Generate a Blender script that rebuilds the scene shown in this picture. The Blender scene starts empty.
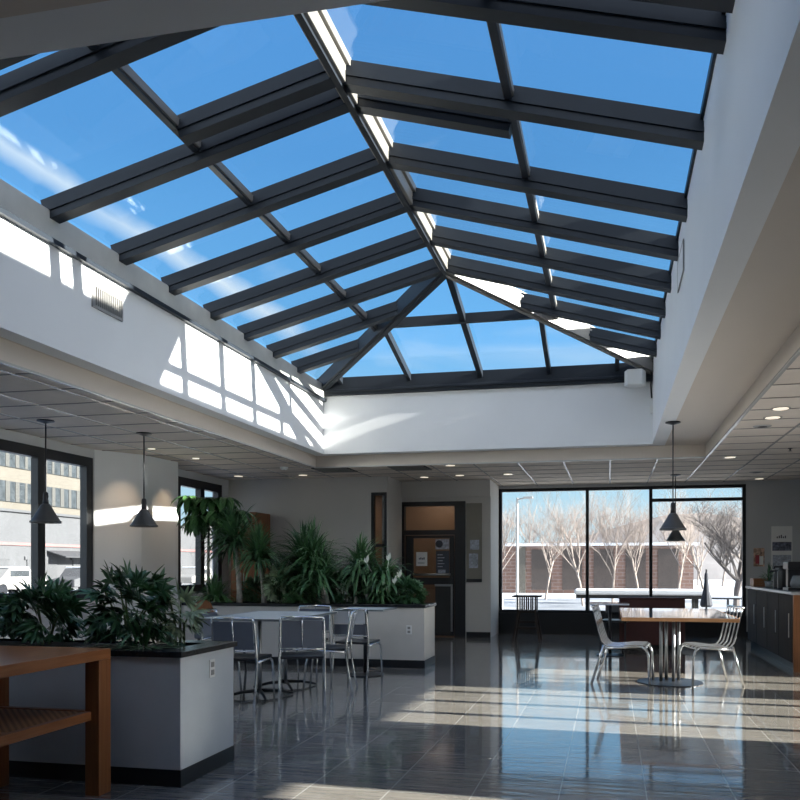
import bpy, math, random
from mathutils import Vector, Matrix, Euler
random.seed(7)
C = bpy.context.scene.collection
SC = bpy.context.scene
PI = math.pi

# ------------------------------------------------------------------ camera, sky, sun, exposure
TH = math.atan((610 - 440) / 800.0)
cam_d = bpy.data.cameras.new('camera')
cam_d.sensor_fit = 'HORIZONTAL'; cam_d.sensor_width = 36; cam_d.lens = 36.0
cam_d.shift_x = (400 - 440) / 800.0
cam_d.shift_y = (567 - 400) / 800.0
cam_d.clip_end = 500
cam = bpy.data.objects.new('camera', cam_d); C.objects.link(cam)
cam.location = (0, 0, 1.3); cam.rotation_euler = (PI / 2, 0, TH)
SC.camera = cam

SUN_DIR = Vector((-1, 0.06, -0.325))
GLOW, BACK_FILL = 0.9, 0.45     # MixRGB factors are capped at 1
W = bpy.data.worlds.new('sky'); SC.world = W; W.use_nodes = True
wn = W.node_tree.nodes; wl = W.node_tree.links
for n in list(wn): wn.remove(n)
w_out = wn.new('ShaderNodeOutputWorld'); w_bg = wn.new('ShaderNodeBackground')
w_tc = wn.new('ShaderNodeTexCoord'); w_sep = wn.new('ShaderNodeSeparateXYZ'); w_rp = wn.new('ShaderNodeValToRGB')
wl.new(w_tc.outputs['Generated'], w_sep.inputs[0]); wl.new(w_sep.outputs['Z'], w_rp.inputs[0])
er = w_rp.color_ramp
er.elements[0].position = 0.0; er.elements[0].color = (0.70, 0.86, 0.93, 1)
er.elements[1].position = 1.0; er.elements[1].color = (0.05, 0.21, 0.60, 1)
for p, c in ((0.13, (0.40, 0.68, 0.85)), (0.27, (0.18, 0.50, 0.91)), (0.45, (0.105, 0.335, 0.71))):
    e = er.elements.new(p); e.color = (*c, 1)
w_map = wn.new('ShaderNodeMapping'); w_map.inputs['Scale'].default_value = (1.0, 3.2, 5.0)
w_map.inputs['Rotation'].default_value = (0.2, 0.1, 0.5)
w_no = wn.new('ShaderNodeTexNoise'); w_no.inputs['Scale'].default_value = 2.3; w_no.inputs['Detail'].default_value = 7
w_no.inputs['Distortion'].default_value = 0.7
w_cr = wn.new('ShaderNodeValToRGB'); w_cr.color_ramp.elements[0].position = 0.60; w_cr.color_ramp.elements[1].position = 0.82
w_cr.color_ramp.elements[0].color = (0, 0, 0, 1); w_cr.color_ramp.elements[1].color = (0.40, 0.40, 0.40, 1)
w_mx = wn.new('ShaderNodeMixRGB'); w_mx.inputs[2].default_value = (0.85, 0.93, 1.0, 1)
wl.new(w_tc.outputs['Generated'], w_map.inputs[0]); wl.new(w_map.outputs[0], w_no.inputs[0]); wl.new(w_no.outputs[0], w_cr.inputs[0])
wl.new(w_cr.outputs[0], w_mx.inputs[0]); wl.new(w_rp.outputs[0], w_mx.inputs[1])
# a streak of high cloud crossing above the left slope
def w_vdot(v):
    n = wn.new('ShaderNodeVectorMath'); n.operation = 'DOT_PRODUCT'; n.inputs[1].default_value = v; wl.new(w_tc.outputs['Generated'], n.inputs[0]); return n.outputs['Value']
w_n2 = wn.new('ShaderNodeTexNoise'); w_n2.inputs['Scale'].default_value = 14.0; w_n2.inputs['Detail'].default_value = 5; wl.new(w_tc.outputs['Generated'], w_n2.inputs[0])
# haze added round the sun and white fill behind the camera, to light indoors
def w_math(op, a, b):
    n = wn.new('ShaderNodeMath'); n.operation = op
    for i, q in enumerate((a, b)):
        if isinstance(q, (int, float)): n.inputs[i].default_value = q
        elif q is not None: wl.new(q, n.inputs[i])
    return n.outputs[0]
w_off = w_math('ABSOLUTE', w_math('ADD', w_vdot((-0.5581, 0.0281, -0.8293)), w_math('MULTIPLY', w_math('SUBTRACT', w_n2.outputs[0], 0.5), 0.03)), None)
w_band = w_math('MAXIMUM', w_math('SUBTRACT', 1.0, w_math('MULTIPLY', w_off, 55.0)), 0.0)
w_near = w_math('MINIMUM', w_math('MAXIMUM', w_math('MULTIPLY', w_math('SUBTRACT', w_vdot((-0.5235, 0.7642, 0.3768)), 0.955), 40.0), 0.0), 1.0)
w_st = wn.new('ShaderNodeMixRGB'); w_st.inputs[2].default_value = (0.80, 0.90, 1.0, 1)
wl.new(w_math('MULTIPLY', w_math('MULTIPLY', w_band, w_near), w_math('MULTIPLY', w_n2.outputs[0], 1.5)), w_st.inputs[0]); wl.new(w_mx.outputs[0], w_st.inputs[1])
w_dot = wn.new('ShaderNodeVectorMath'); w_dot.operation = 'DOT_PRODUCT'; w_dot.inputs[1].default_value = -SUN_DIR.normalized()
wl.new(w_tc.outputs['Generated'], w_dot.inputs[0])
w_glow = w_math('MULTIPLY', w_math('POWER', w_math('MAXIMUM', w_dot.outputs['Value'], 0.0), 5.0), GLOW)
w_back = w_math('MULTIPLY', w_math('MINIMUM', w_math('MAXIMUM', w_math('MULTIPLY', w_math('ADD', w_sep.outputs['Y'], 0.1), -1.6), 0.0), 1.0), BACK_FILL)
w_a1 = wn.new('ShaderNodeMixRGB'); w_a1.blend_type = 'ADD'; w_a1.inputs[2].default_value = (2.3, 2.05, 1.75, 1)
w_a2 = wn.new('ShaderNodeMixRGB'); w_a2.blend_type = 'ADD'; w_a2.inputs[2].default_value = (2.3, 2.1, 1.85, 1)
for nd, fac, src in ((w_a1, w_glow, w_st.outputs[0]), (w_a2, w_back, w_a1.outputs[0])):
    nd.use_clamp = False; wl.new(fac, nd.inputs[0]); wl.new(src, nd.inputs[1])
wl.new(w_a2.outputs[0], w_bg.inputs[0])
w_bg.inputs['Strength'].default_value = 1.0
wl.new(w_bg.outputs[0], w_out.inputs[0])

sun_d = bpy.data.lights.new('sun', 'SUN'); sun_d.energy = 27.0; sun_d.angle = math.radians(0.53); sun_d.color = (1.0, 0.93, 0.83)
sun = bpy.data.objects.new('sun', sun_d); C.objects.link(sun)
sun.rotation_euler = SUN_DIR.to_track_quat('-Z', 'Y').to_euler(); sun.location = (30, -2, 12)

SC.view_settings.view_transform = 'Standard'; SC.view_settings.look = 'None'
SC.view_settings.gamma = 1.0; SC.view_settings.exposure = 0.22; SC.view_settings.use_curve_mapping = False

# ------------------------------------------------------------------ materials
def mat(name, col, rough=0.5, metal=0.0, var=0.06, scale=6.0, bump=0.0, bscale=40.0, stretch=(1, 1, 1), spec=0.5, emit=None, estr=0.0, coat=0.0):
    m = bpy.data.materials.new(name); m.use_nodes = True
    n = m.node_tree.nodes; l = m.node_tree.links; b = n['Principled BSDF']
    b.inputs['Roughness'].default_value = rough; b.inputs['Metallic'].default_value = metal
    b.inputs['Specular IOR Level'].default_value = spec; b.inputs['Coat Weight'].default_value = coat
    tc = n.new('ShaderNodeTexCoord'); mp = n.new('ShaderNodeMapping'); mp.inputs['Scale'].default_value = stretch
    no = n.new('ShaderNodeTexNoise'); no.inputs['Scale'].default_value = scale; no.inputs['Detail'].default_value = 5
    l.new(tc.outputs['Object'], mp.inputs[0]); l.new(mp.outputs[0], no.inputs[0])
    rp = n.new('ShaderNodeValToRGB'); rp.color_ramp.elements[0].position = 0.3; rp.color_ramp.elements[1].position = 0.7
    rp.color_ramp.elements[0].color = (*[max(0, c * (1 - var)) for c in col], 1)
    rp.color_ramp.elements[1].color = (*[min(1, c * (1 + var)) for c in col], 1)
    l.new(no.outputs[0], rp.inputs[0]); l.new(rp.outputs[0], b.inputs['Base Color'])
    if bump:
        n2 = n.new('ShaderNodeTexNoise'); n2.inputs['Scale'].default_value = bscale; n2.inputs['Detail'].default_value = 3
        l.new(mp.outputs[0], n2.inputs[0])
        bp = n.new('ShaderNodeBump'); bp.inputs['Strength'].default_value = bump; bp.inputs['Distance'].default_value = 0.01
        l.new(n2.outputs[0], bp.inputs['Height']); l.new(bp.outputs[0], b.inputs['Normal'])
    if emit:
        b.inputs['Emission Color'].default_value = (*emit, 1); b.inputs['Emission Strength'].default_value = estr
    return m

def glass_mat(name, tint=(0.93, 0.96, 0.97), refl=0.9, streak=False):
    m = bpy.data.materials.new(name); m.use_nodes = True
    n = m.node_tree.nodes; l = m.node_tree.links
    for x in list(n): n.remove(x)
    o = n.new('ShaderNodeOutputMaterial'); t = n.new('ShaderNodeBsdfTransparent'); g = n.new('ShaderNodeBsdfGlossy'); mx = n.new('ShaderNodeMixShader')
    t.inputs[0].default_value = (*tint, 1); g.inputs['Roughness'].default_value = 0.02; g.inputs[0].default_value = (refl, refl, refl, 1)
    f = n.new('ShaderNodeLayerWeight'); f.inputs[0].default_value = 0.5
    pw = n.new('ShaderNodeMath'); pw.operation = 'POWER'; pw.inputs[1].default_value = 5.0
    ma = n.new('ShaderNodeMath'); ma.operation = 'MULTIPLY_ADD'; ma.inputs[1].default_value = 0.75; ma.inputs[2].default_value = 0.03
    l.new(f.outputs['Facing'], pw.inputs[0]); l.new(pw.outputs[0], ma.inputs[0]); l.new(ma.outputs[0], mx.inputs[0]); l.new(t.outputs[0], mx.inputs[1]); l.new(g.outputs[0], mx.inputs[2]); l.new(mx.outputs[0], o.inputs[0])
    return m

def wood_mat(name, c1, c2, rough=0.35, axis=1, scale=3.0):
    m = bpy.data.materials.new(name); m.use_nodes = True
    n = m.node_tree.nodes; l = m.node_tree.links; b = n['Principled BSDF']; b.inputs['Roughness'].default_value = rough; b.inputs['Specular IOR Level'].default_value = 0.3
    tc = n.new('ShaderNodeTexCoord'); mp = n.new('ShaderNodeMapping'); s = [14, 14, 14]; s[axis] = 0.8; mp.inputs['Scale'].default_value = s
    no = n.new('ShaderNodeTexNoise'); no.inputs['Scale'].default_value = scale; no.inputs['Detail'].default_value = 6; no.inputs['Distortion'].default_value = 0.6
    rp = n.new('ShaderNodeValToRGB'); rp.color_ramp.elements[0].position = 0.3; rp.color_ramp.elements[1].position = 0.72
    rp.color_ramp.elements[0].color = (*c1, 1); rp.color_ramp.elements[1].color = (*c2, 1)
    l.new(tc.outputs['Object'], mp.inputs[0]); l.new(mp.outputs[0], no.inputs[0]); l.new(no.outputs[0], rp.inputs[0]); l.new(rp.outputs[0], b.inputs['Base Color'])
    return m

def tile_floor():
    m = bpy.data.materials.new('floor_tile'); m.use_nodes = True
    n = m.node_tree.nodes; l = m.node_tree.links; b = n['Principled BSDF']
    tc = n.new('ShaderNodeTexCoord')
    mp = n.new('ShaderNodeMapping'); mp.inputs['Location'].default_value = (-0.203, -0.1, 0)
    br = n.new('ShaderNodeTexBrick'); br.offset = 0.0; br.squash = 1.0
    br.inputs['Scale'].default_value = 1.0; br.inputs['Brick Width'].default_value = 0.486; br.inputs['Row Height'].default_value = 0.486
    br.inputs['Mortar Size'].default_value = 0.0035; br.inputs['Mortar Smooth'].default_value = 0.0; br.inputs['Bias'].default_value = 0.0
    br.inputs['Color1'].default_value = (0.26, 0.238, 0.21, 1); br.inputs['Color2'].default_value = (0.30, 0.274, 0.243, 1)
    br.inputs['Mortar'].default_value = (0.50, 0.49, 0.46, 1)
    l.new(tc.outputs['Object'], mp.inputs[0]); l.new(mp.outputs[0], br.inputs[0])
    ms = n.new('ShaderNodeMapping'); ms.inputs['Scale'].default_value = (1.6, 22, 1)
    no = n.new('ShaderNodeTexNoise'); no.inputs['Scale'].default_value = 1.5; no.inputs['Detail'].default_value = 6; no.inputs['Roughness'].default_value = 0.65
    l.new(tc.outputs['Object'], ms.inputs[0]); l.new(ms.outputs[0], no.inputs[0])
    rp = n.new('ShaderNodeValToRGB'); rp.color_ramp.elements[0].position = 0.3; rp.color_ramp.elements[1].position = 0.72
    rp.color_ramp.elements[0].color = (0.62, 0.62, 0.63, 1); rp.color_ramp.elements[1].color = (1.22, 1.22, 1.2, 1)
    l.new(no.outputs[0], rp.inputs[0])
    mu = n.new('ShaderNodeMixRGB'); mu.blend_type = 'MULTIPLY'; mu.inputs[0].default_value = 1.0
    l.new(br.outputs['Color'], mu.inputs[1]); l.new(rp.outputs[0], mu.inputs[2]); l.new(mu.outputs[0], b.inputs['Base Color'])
    b.inputs['Roughness'].default_value = 0.07; b.inputs['Specular IOR Level'].default_value = 1.0; b.inputs['IOR'].default_value = 1.75; b.inputs['Coat Weight'].default_value = 0.45; b.inputs['Coat Roughness'].default_value = 0.03; b.inputs['Coat IOR'].default_value = 1.6
    mb_ = n.new('ShaderNodeMapping'); mb_.inputs['Scale'].default_value = (1.1, 8.0, 1)
    nb = n.new('ShaderNodeTexNoise'); nb.inputs['Scale'].default_value = 2.6; nb.inputs['Detail'].default_value = 3
    l.new(tc.outputs['Object'], mb_.inputs[0]); l.new(mb_.outputs[0], nb.inputs[0])
    bp = n.new('ShaderNodeBump'); bp.inputs['Strength'].default_value = 0.22; bp.inputs['Distance'].default_value = 0.012
    l.new(nb.outputs[0], bp.inputs['Height'])
    bp2 = n.new('ShaderNodeBump'); bp2.inputs['Strength'].default_value = 0.4; bp2.inputs['Distance'].default_value = 0.002; bp2.invert = True
    l.new(br.outputs['Fac'], bp2.inputs['Height']); l.new(bp.outputs[0], bp2.inputs['Normal']); l.new(bp2.outputs[0], b.inputs['Normal'])
    return m

def brick_mat(name, c1, c2, mortar):
    m = bpy.data.materials.new(name); m.use_nodes = True
    n = m.node_tree.nodes; l = m.node_tree.links; b = n['Principled BSDF']; b.inputs['Roughness'].default_value = 0.85
    tc = n.new('ShaderNodeTexCoord'); mp = n.new('ShaderNodeMapping'); mp.inputs['Rotation'].default_value = (PI / 2, 0, 0)
    br = n.new('ShaderNodeTexBrick'); br.inputs['Scale'].default_value = 1.0; br.inputs['Brick Width'].default_value = 0.6; br.inputs['Row Height'].default_value = 0.2
    br.inputs['Mortar Size'].default_value = 0.02
    br.inputs['Color1'].default_value = (*c1, 1); br.inputs['Color2'].default_value = (*c2, 1); br.inputs['Mortar'].default_value = (*mortar, 1)
    l.new(tc.outputs['Object'], mp.inputs[0]); l.new(mp.outputs[0], br.inputs[0]); l.new(br.outputs['Color'], b.inputs['Base Color'])
    return m

def weave_mat():
    m = bpy.data.materials.new('woven_cane'); m.use_nodes = True
    n = m.node_tree.nodes; l = m.node_tree.links; b = n['Principled BSDF']; b.inputs['Roughness'].default_value = 0.6
    tc = n.new('ShaderNodeTexCoord'); ck = n.new('ShaderNodeTexChecker'); ck.inputs['Scale'].default_value = 45
    ck.inputs['Color1'].default_value = (0.50, 0.27, 0.13, 1); ck.inputs['Color2'].default_value = (0.22, 0.10, 0.045, 1)
    l.new(tc.outputs['Object'], ck.inputs[0]); l.new(ck.outputs[0], b.inputs['Base Color'])
    return m

MT = {}
MT['white'] = mat('white_paint', (0.80, 0.81, 0.82), 0.6, var=0.02, scale=1.5)
MT['wellwhite'] = mat('well_white_paint', (0.78, 0.79, 0.80), 0.6, var=0.02, scale=1.5)
MT['soffit'] = mat('soffit_paint', (0.62, 0.55, 0.48), 0.6, var=0.02, scale=1.5)
MT['wall'] = mat('greige_wall_paint', (0.56, 0.54, 0.51), 0.7, var=0.03, scale=1.5)
MT['wall2'] = mat('grey_wall_paint', (0.52, 0.53, 0.54), 0.7, var=0.03, scale=1.5)
MT['tile'] = mat('acoustic_tile', (0.64, 0.565, 0.49), 0.9, var=0.05, scale=3, bump=0.2, bscale=120)
MT['tbar'] = mat('ceiling_grid_paint', (0.50, 0.49, 0.47), 0.22, var=0.02)
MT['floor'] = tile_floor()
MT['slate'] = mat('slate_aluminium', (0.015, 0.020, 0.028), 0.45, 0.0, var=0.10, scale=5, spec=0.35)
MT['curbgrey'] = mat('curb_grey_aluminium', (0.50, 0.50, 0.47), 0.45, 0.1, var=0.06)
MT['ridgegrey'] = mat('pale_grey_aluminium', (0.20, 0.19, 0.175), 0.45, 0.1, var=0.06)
MT['black'] = mat('black_frame', (0.012, 0.013, 0.016), 0.4, var=0.1)
MT['blackstone'] = mat('black_stone', (0.018, 0.018, 0.02), 0.25, var=0.25, scale=60)
MT['soil'] = mat('potting_soil', (0.03, 0.022, 0.015), 0.95, var=0.4, scale=40)
MT['planter'] = mat('planter_cream', (0.63, 0.60, 0.56), 0.55, var=0.03)
MT['planter2'] = mat('planter_pale_grey', (0.60, 0.63, 0.66), 0.5, var=0.03)
MT['darklower'] = mat('dark_window_base', (0.014, 0.015, 0.017), 0.5, var=0.1)
MT['chrome'] = mat('chrome_tube', (0.72, 0.73, 0.74), 0.14, 1.0, var=0.03)
MT['steel'] = mat('brushed_steel', (0.45, 0.46, 0.47), 0.3, 1.0, var=0.05)
MT['darksteel'] = mat('dark_steel', (0.05, 0.05, 0.055), 0.35, 0.7, var=0.05)
MT['lamin'] = mat('white_laminate', (0.72, 0.76, 0.84), 0.08, var=0.02, coat=1.0)
MT['edgewood'] = wood_mat('edge_wood', (0.45, 0.22, 0.10), (0.62, 0.34, 0.17), 0.4, 0)
MT['cherry'] = wood_mat('cherry_wood', (0.30, 0.105, 0.035), (0.43, 0.165, 0.06), 0.3, 1)
MT['cherryleg'] = wood_mat('cherry_wood_leg', (0.26, 0.09, 0.03), (0.36, 0.14, 0.05), 0.35, 2)
MT['weave'] = weave_mat()
MT['brownpanel'] = wood_mat('brown_cabinet_end', (0.19, 0.075, 0.03), (0.27, 0.115, 0.05), 0.4, 2)
MT['darkcab'] = wood_mat('dark_cabinet', (0.022, 0.015, 0.011), (0.042, 0.030, 0.023), 0.75, 2)
MT['counter'] = mat('grey_stone_counter', (0.42, 0.42, 0.44), 0.25, var=0.15, scale=50)
MT['maroon'] = mat('maroon_vinyl', (0.075, 0.024, 0.022), 0.4, var=0.08)
MT['shade'] = mat('pendant_grey', (0.085, 0.088, 0.092), 0.4, var=0.05)
MT['shade_in'] = mat('pendant_white_inside', (0.75, 0.74, 0.70), 0.6, var=0.02)
MT['bulb'] = mat('bulb_glow', (0.9, 0.85, 0.75), 0.4, emit=(1.0, 0.80, 0.55), estr=2.5)
MT['downlight'] = mat('downlight_glow', (0.9, 0.85, 0.78), 0.4, emit=(1.0, 0.86, 0.68), estr=0.7)
MT['slatepanel'] = mat('slate_blue_panel', (0.12, 0.135, 0.17), 0.35, var=0.06)
MT['frost'] = mat('pale_panel', (0.55, 0.58, 0.62), 0.4, var=0.04)
MT['paper'] = mat('paper_white', (0.80, 0.80, 0.78), 0.7, var=0.02)
MT['greypaper'] = mat('paper_grey', (0.40, 0.43, 0.50), 0.7, var=0.4, scale=25)
MT['ink'] = mat('ink_dark', (0.06, 0.07, 0.09), 0.7, var=0.1)
MT['beigeboard'] = mat('beige_board', (0.24, 0.225, 0.19), 0.6, var=0.04)
MT['plastic'] = mat('white_plastic', (0.80, 0.80, 0.78), 0.4, var=0.02)
MT['blackplastic'] = mat('black_plastic', (0.015, 0.016, 0.02), 0.3, var=0.1)
MT['ventgrey'] = mat('vent_grey', (0.30, 0.29, 0.28), 0.45, 0.2, var=0.03)
MT['ventdark'] = mat('vent_dark', (0.03, 0.03, 0.03), 0.7, var=0.1)
MT['leaf1'] = mat('leaf_deep_green', (0.055, 0.135, 0.055), 0.30, var=0.45, scale=9)
MT['leaf2'] = mat('leaf_mid_green', (0.085, 0.185, 0.075), 0.30, var=0.45, scale=9)
MT['leaf3'] = mat('leaf_pale_variegated', (0.30, 0.37, 0.22), 0.4, var=0.6, scale=14)
MT['leaf4'] = mat('leaf_bright_green', (0.07, 0.17, 0.055), 0.32, var=0.35, scale=9)
MT['bark'] = mat('pale_bark', (0.55, 0.50, 0.43), 0.8, var=0.35, scale=22, bump=0.5, bscale=30)
MT['stem'] = mat('green_stem', (0.10, 0.13, 0.05), 0.6, var=0.2)
MT['flower'] = mat('white_flower', (0.82, 0.84, 0.76), 0.5, var=0.03)
MT['snow'] = mat('snow', (0.66, 0.69, 0.74), 0.8, var=0.05, scale=0.6, bump=0.4, bscale=3)
MT['asphalt'] = mat('wet_asphalt', (0.30, 0.31, 0.33), 0.6, var=0.5, scale=0.35)
MT['twig'] = mat('frosted_twigs', (0.27, 0.225, 0.20), 0.85, var=0.25, scale=4)
MT['twig2'] = mat('dark_twigs', (0.10, 0.085, 0.08), 0.85, var=0.25, scale=4)
MT['brick'] = brick_mat('brown_brick', (0.14, 0.08, 0.062), (0.19, 0.11, 0.085), (0.23, 0.18, 0.16))
MT['brownwin'] = mat('bronze_window', (0.055, 0.042, 0.037), 0.3, var=0.15)
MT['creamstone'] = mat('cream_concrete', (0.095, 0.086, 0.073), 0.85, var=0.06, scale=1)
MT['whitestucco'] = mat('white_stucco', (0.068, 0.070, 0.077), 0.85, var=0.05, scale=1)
MT['hotelglass'] = mat('hotel_window', (0.035, 0.04, 0.045), 0.2, var=0.35, scale=2)
MT['curtain'] = mat('window_curtain', (0.055, 0.055, 0.053), 0.8, var=0.1)
MT['pinkband'] = mat('pink_band', (0.17, 0.09, 0.09), 0.7, var=0.05)
MT['garage'] = mat('grey_garage_door', (0.06, 0.062, 0.068), 0.6, var=0.05)
MT['hill'] = mat('snowy_hill', (0.22, 0.205, 0.205), 0.9, var=0.22, scale=0.35)
MT['orange'] = mat('orange_interior_wall', (0.27, 0.17, 0.115), 0.7, var=0.04)
MT['tan'] = mat('tan_interior_ceiling', (0.26, 0.19, 0.145), 0.8, var=0.05)
MT['glass'] = glass_mat('window_glass')
MT['skyglass'] = glass_mat('skylight_glass', (0.94, 0.97, 0.98))
MT['tableglass'] = mat('frosted_table_glass', (0.66, 0.69, 0.68), 0.35, var=0.12, scale=30)
MT['flyer'] = mat('flyer_colours', (0.45, 0.30, 0.22), 0.6, var=0.9, scale=18)
MT['photo'] = mat('photo_print', (0.13, 0.14, 0.19), 0.5, var=0.8, scale=22)
MT['glaze'] = mat('glazed_pot', (0.20, 0.22, 0.24), 0.25, var=0.1)
MT['canvas'] = mat('dark_canvas', (0.03, 0.033, 0.045), 0.8, var=0.1)

# ------------------------------------------------------------------ mesh helpers
class MB:
    def __init__(s): s.v = []; s.f = []
    def add(s, vs, fs):
        o = len(s.v); s.v += [tuple(v) for v in vs]; s.f += [tuple(i + o for i in f) for f in fs]; return s
    def box(s, x0, x1, y0, y1, z0, z1):
        vs = [(x0, y0, z0), (x1, y0, z0), (x1, y1, z0), (x0, y1, z0), (x0, y0, z1), (x1, y0, z1), (x1, y1, z1), (x0, y1, z1)]
        return s.add(vs, [(0, 3, 2, 1), (4, 5, 6, 7), (0, 1, 5, 4), (1, 2, 6, 5), (2, 3, 7, 6), (3, 0, 4, 7)])
    def beam(s, a, b, w, d, up=(0, 0, 1)):
        """bar from a to b (top centre line), w wide, d deep (hangs below the line)"""
        a = Vector(a); b = Vector(b); t = (b - a).normalized(); side = t.cross(Vector(up)).normalized(); u = side.cross(t).normalized()
        vs = []
        for p in (a, b):
            for sx, dz in ((-.5, 0), (.5, 0), (.5, -1), (-.5, -1)):
                vs.append(p + side * (w * sx) + u * (d * dz))
        return s.add(vs, [(0, 1, 2, 3), (7, 6, 5, 4), (0, 4, 5, 1), (1, 5, 6, 2), (2, 6, 7, 3), (3, 7, 4, 0)])
    def tube(s, pts, r, n=8, cap=True):
        pts = [Vector(p) for p in pts]; k = len(pts)
        rs = r if isinstance(r, (list, tuple)) else [r] * k
        ref = None; vs = []
        for i, p in enumerate(pts):
            t = (pts[min(i + 1, k - 1)] - pts[max(i - 1, 0)]).normalized()
            if ref is None:
                ref = Vector((0, 0, 1)) if abs(t.z) < .9 else Vector((1, 0, 0))
            ax = t.cross(ref).normalized(); bx = ax.cross(t).normalized(); ref = bx
            for j in range(n):
                a = 2 * PI * j / n; vs.append(p + (ax * math.cos(a) + bx * math.sin(a)) * rs[i])
        fs = []
        for i in range(k - 1):
            for j in range(n):
                fs.append((i * n + j, i * n + (j + 1) % n, (i + 1) * n + (j + 1) % n, (i + 1) * n + j))
        if cap: fs.append(tuple(range(n - 1, -1, -1))); fs.append(tuple((k - 1) * n + j for j in range(n)))
        return s.add(vs, fs)
    def lathe(s, prof, c=(0, 0, 0), n=24):
        vs = []; k = len(prof)
        for r, z in prof:
            for j in range(n):
                a = 2 * PI * j / n; vs.append((c[0] + max(r, 1e-4) * math.cos(a), c[1] + max(r, 1e-4) * math.sin(a), c[2] + z))
        fs = [(i * n + j, i * n + (j + 1) % n, (i + 1) * n + (j + 1) % n, (i + 1) * n + j) for i in range(k - 1) for j in range(n)]
        fs.append(tuple(range(n - 1, -1, -1))); fs.append(tuple((k - 1) * n + j for j in range(n)))
        return s.add(vs, fs)
    def prism(s, poly, z0, z1):
        k = len(poly)
        vs = [(x, y, z0) for x, y in poly] + [(x, y, z1) for x, y in poly]
        fs = [tuple(range(k - 1, -1, -1)), tuple(range(k, 2 * k))] + [(i, (i + 1) % k, k + (i + 1) % k, k + i) for i in range(k)]
        return s.add(vs, fs)
    def slab(s, pts, th):
        """a flat sheet through coplanar pts, th thick (downwards along its normal)"""
        pts = [Vector(p) for p in pts]; nrm = (pts[1] - pts[0]).cross(pts[2] - pts[0]).normalized()
        k = len(pts); vs = pts + [p - nrm * th for p in pts]
        fs = [tuple(range(k)), tuple(range(2 * k - 1, k - 1, -1))] + [((i + 1) % k, i, k + i, k + (i + 1) % k) for i in range(k)]
        return s.add(vs, fs)
    def leaf(s, base, d, L, w, nrm, droop=0.25, seg=3):
        d = Vector(d).normalized(); nrm = Vector(nrm)
        side = d.cross(nrm)
        if side.length < 1e-3: side = d.cross(Vector((0.3, 1, 0.2)))
        side.normalize(); up = side.cross(d).normalized()
        p = Vector(base); vs = [p.copy()]; fs = []
        prof = [0.75, 1.0, 0.6] if seg == 3 else [0.8, 1.0, 0.85, 0.5]
        step = L / (seg + 1)
        for i in range(seg):
            d = (d - Vector((0, 0, 1)) * droop * 0.5).normalized(); up = side.cross(d).normalized()
            p = p + d * step
            o = len(vs)
            vs += [p - side * w * .5 * prof[i] + up * w * .12, p.copy(), p + side * w * .5 * prof[i] + up * w * .12]
            if i == 0: fs += [(0, o, o + 1), (0, o + 1, o + 2)]
            else: fs += [(o - 3, o, o + 1, o - 2), (o - 2, o + 1, o + 2, o - 1)]
        p = p + (d - Vector((0, 0, 1)) * droop * .5).normalized() * step
        vs.append(p); o = len(vs) - 1
        fs += [(o - 3, o, o - 2), (o - 2, o, o - 1)]
        return s.add(vs, fs)

def wloc(o):
    p = Vector((0, 0, 0))
    while o is not None: p += o.location; o = o.parent
    return p
def obj(name, mb, m, parent=None, local=False, bev=0.0, smooth=False, loc=None):
    """one mesh object; world coordinates unless local"""
    me = bpy.data.meshes.new(name)
    off = Vector((0, 0, 0))
    if parent is not None and not local: off = wloc(parent)
    if loc is not None: off = Vector(loc)
    me.from_pydata([tuple(Vector(v) - off) for v in mb.v], [], mb.f); me.update()
    if smooth:
        me.polygons.foreach_set('use_smooth', [True] * len(me.polygons))
    me.materials.append(MT[m] if isinstance(m, str) else m)
    o = bpy.data.objects.new(name, me); C.objects.link(o)
    if parent is not None: o.parent = parent
    if loc is not None: o.location = loc
    if bev:
        b = o.modifiers.new('edge', 'BEVEL'); b.width = bev; b.segments = 2; b.limit_method = 'ANGLE'
    return o
def tag(o, label, cat, group=None):
    o['label'] = label; o['category'] = cat
    if group: o['group'] = group
    return o
def thing(name, label, cat, loc, rz=0.0, group=None):
    o = bpy.data.objects.new(name, None); o.empty_display_size = 0.1; C.objects.link(o)
    o.location = loc; o.rotation_euler = (0, 0, rz)
    return tag(o, label, cat, group)
def struct(name, mb, m, parent=None, **k):
    o = obj(name, mb, m, parent, **k)
    if parent is None: o['kind'] = 'structure'
    return o
def dup(root, loc, rz=0.0, label=None, group=None):
    r = root.copy(); C.objects.link(r); r.location = loc; r.rotation_euler = (0, 0, rz)
    if label: r['label'] = label
    if group: r['group'] = group
    for ch in list(root.children):
        c = ch.copy(); C.objects.link(c); c.parent = r
        for g in list(ch.children):
            d = g.copy(); C.objects.link(d); d.parent = c
    return r
def B(*a): return MB().box(*a)
def disc_pts(c, r, z, n=20): return [(c[0] + r * math.cos(2 * PI * i / n), c[1] + r * math.sin(2 * PI * i / n), z) for i in range(n)]

# ------------------------------------------------------------------ setting
XL, XR, YF, YB = -6.87, 4.3, -2.6, 15.7
ZC, ZS = 2.9, 3.07                       # tile ceiling, smooth soffit round the well
WX0, WX1, WY0, WY1 = -4.4, 0.6, 2.41, 11.9   # the skylight well
DX0, DX1, DY0, DY1 = -4.6, 1.35, 0.9, 12.1   # the raised soffit
struct('floor', B(XL - .3, XR + .3, YF - .3, YB + 2.2, -0.12, 0), 'floor')

def ring(mb, X0, X1, Y0, Y1, x0, x1, y0, y1, z0, z1):
    mb.box(X0, X1, Y0, y0, z0, z1); mb.box(X0, X1, y1, Y1, z0, z1); mb.box(X0, x0, y0, y1, z0, z1); mb.box(x1, X1, y0, y1, z0, z1)
    return mb
struct('ceiling', ring(MB(), XL - .2, XR + .2, YF - .2, YB + .2, DX0 - .04, DX1 + .04, DY0 - .04, DY1 + .04, ZC, ZC + .05), 'tile')
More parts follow.
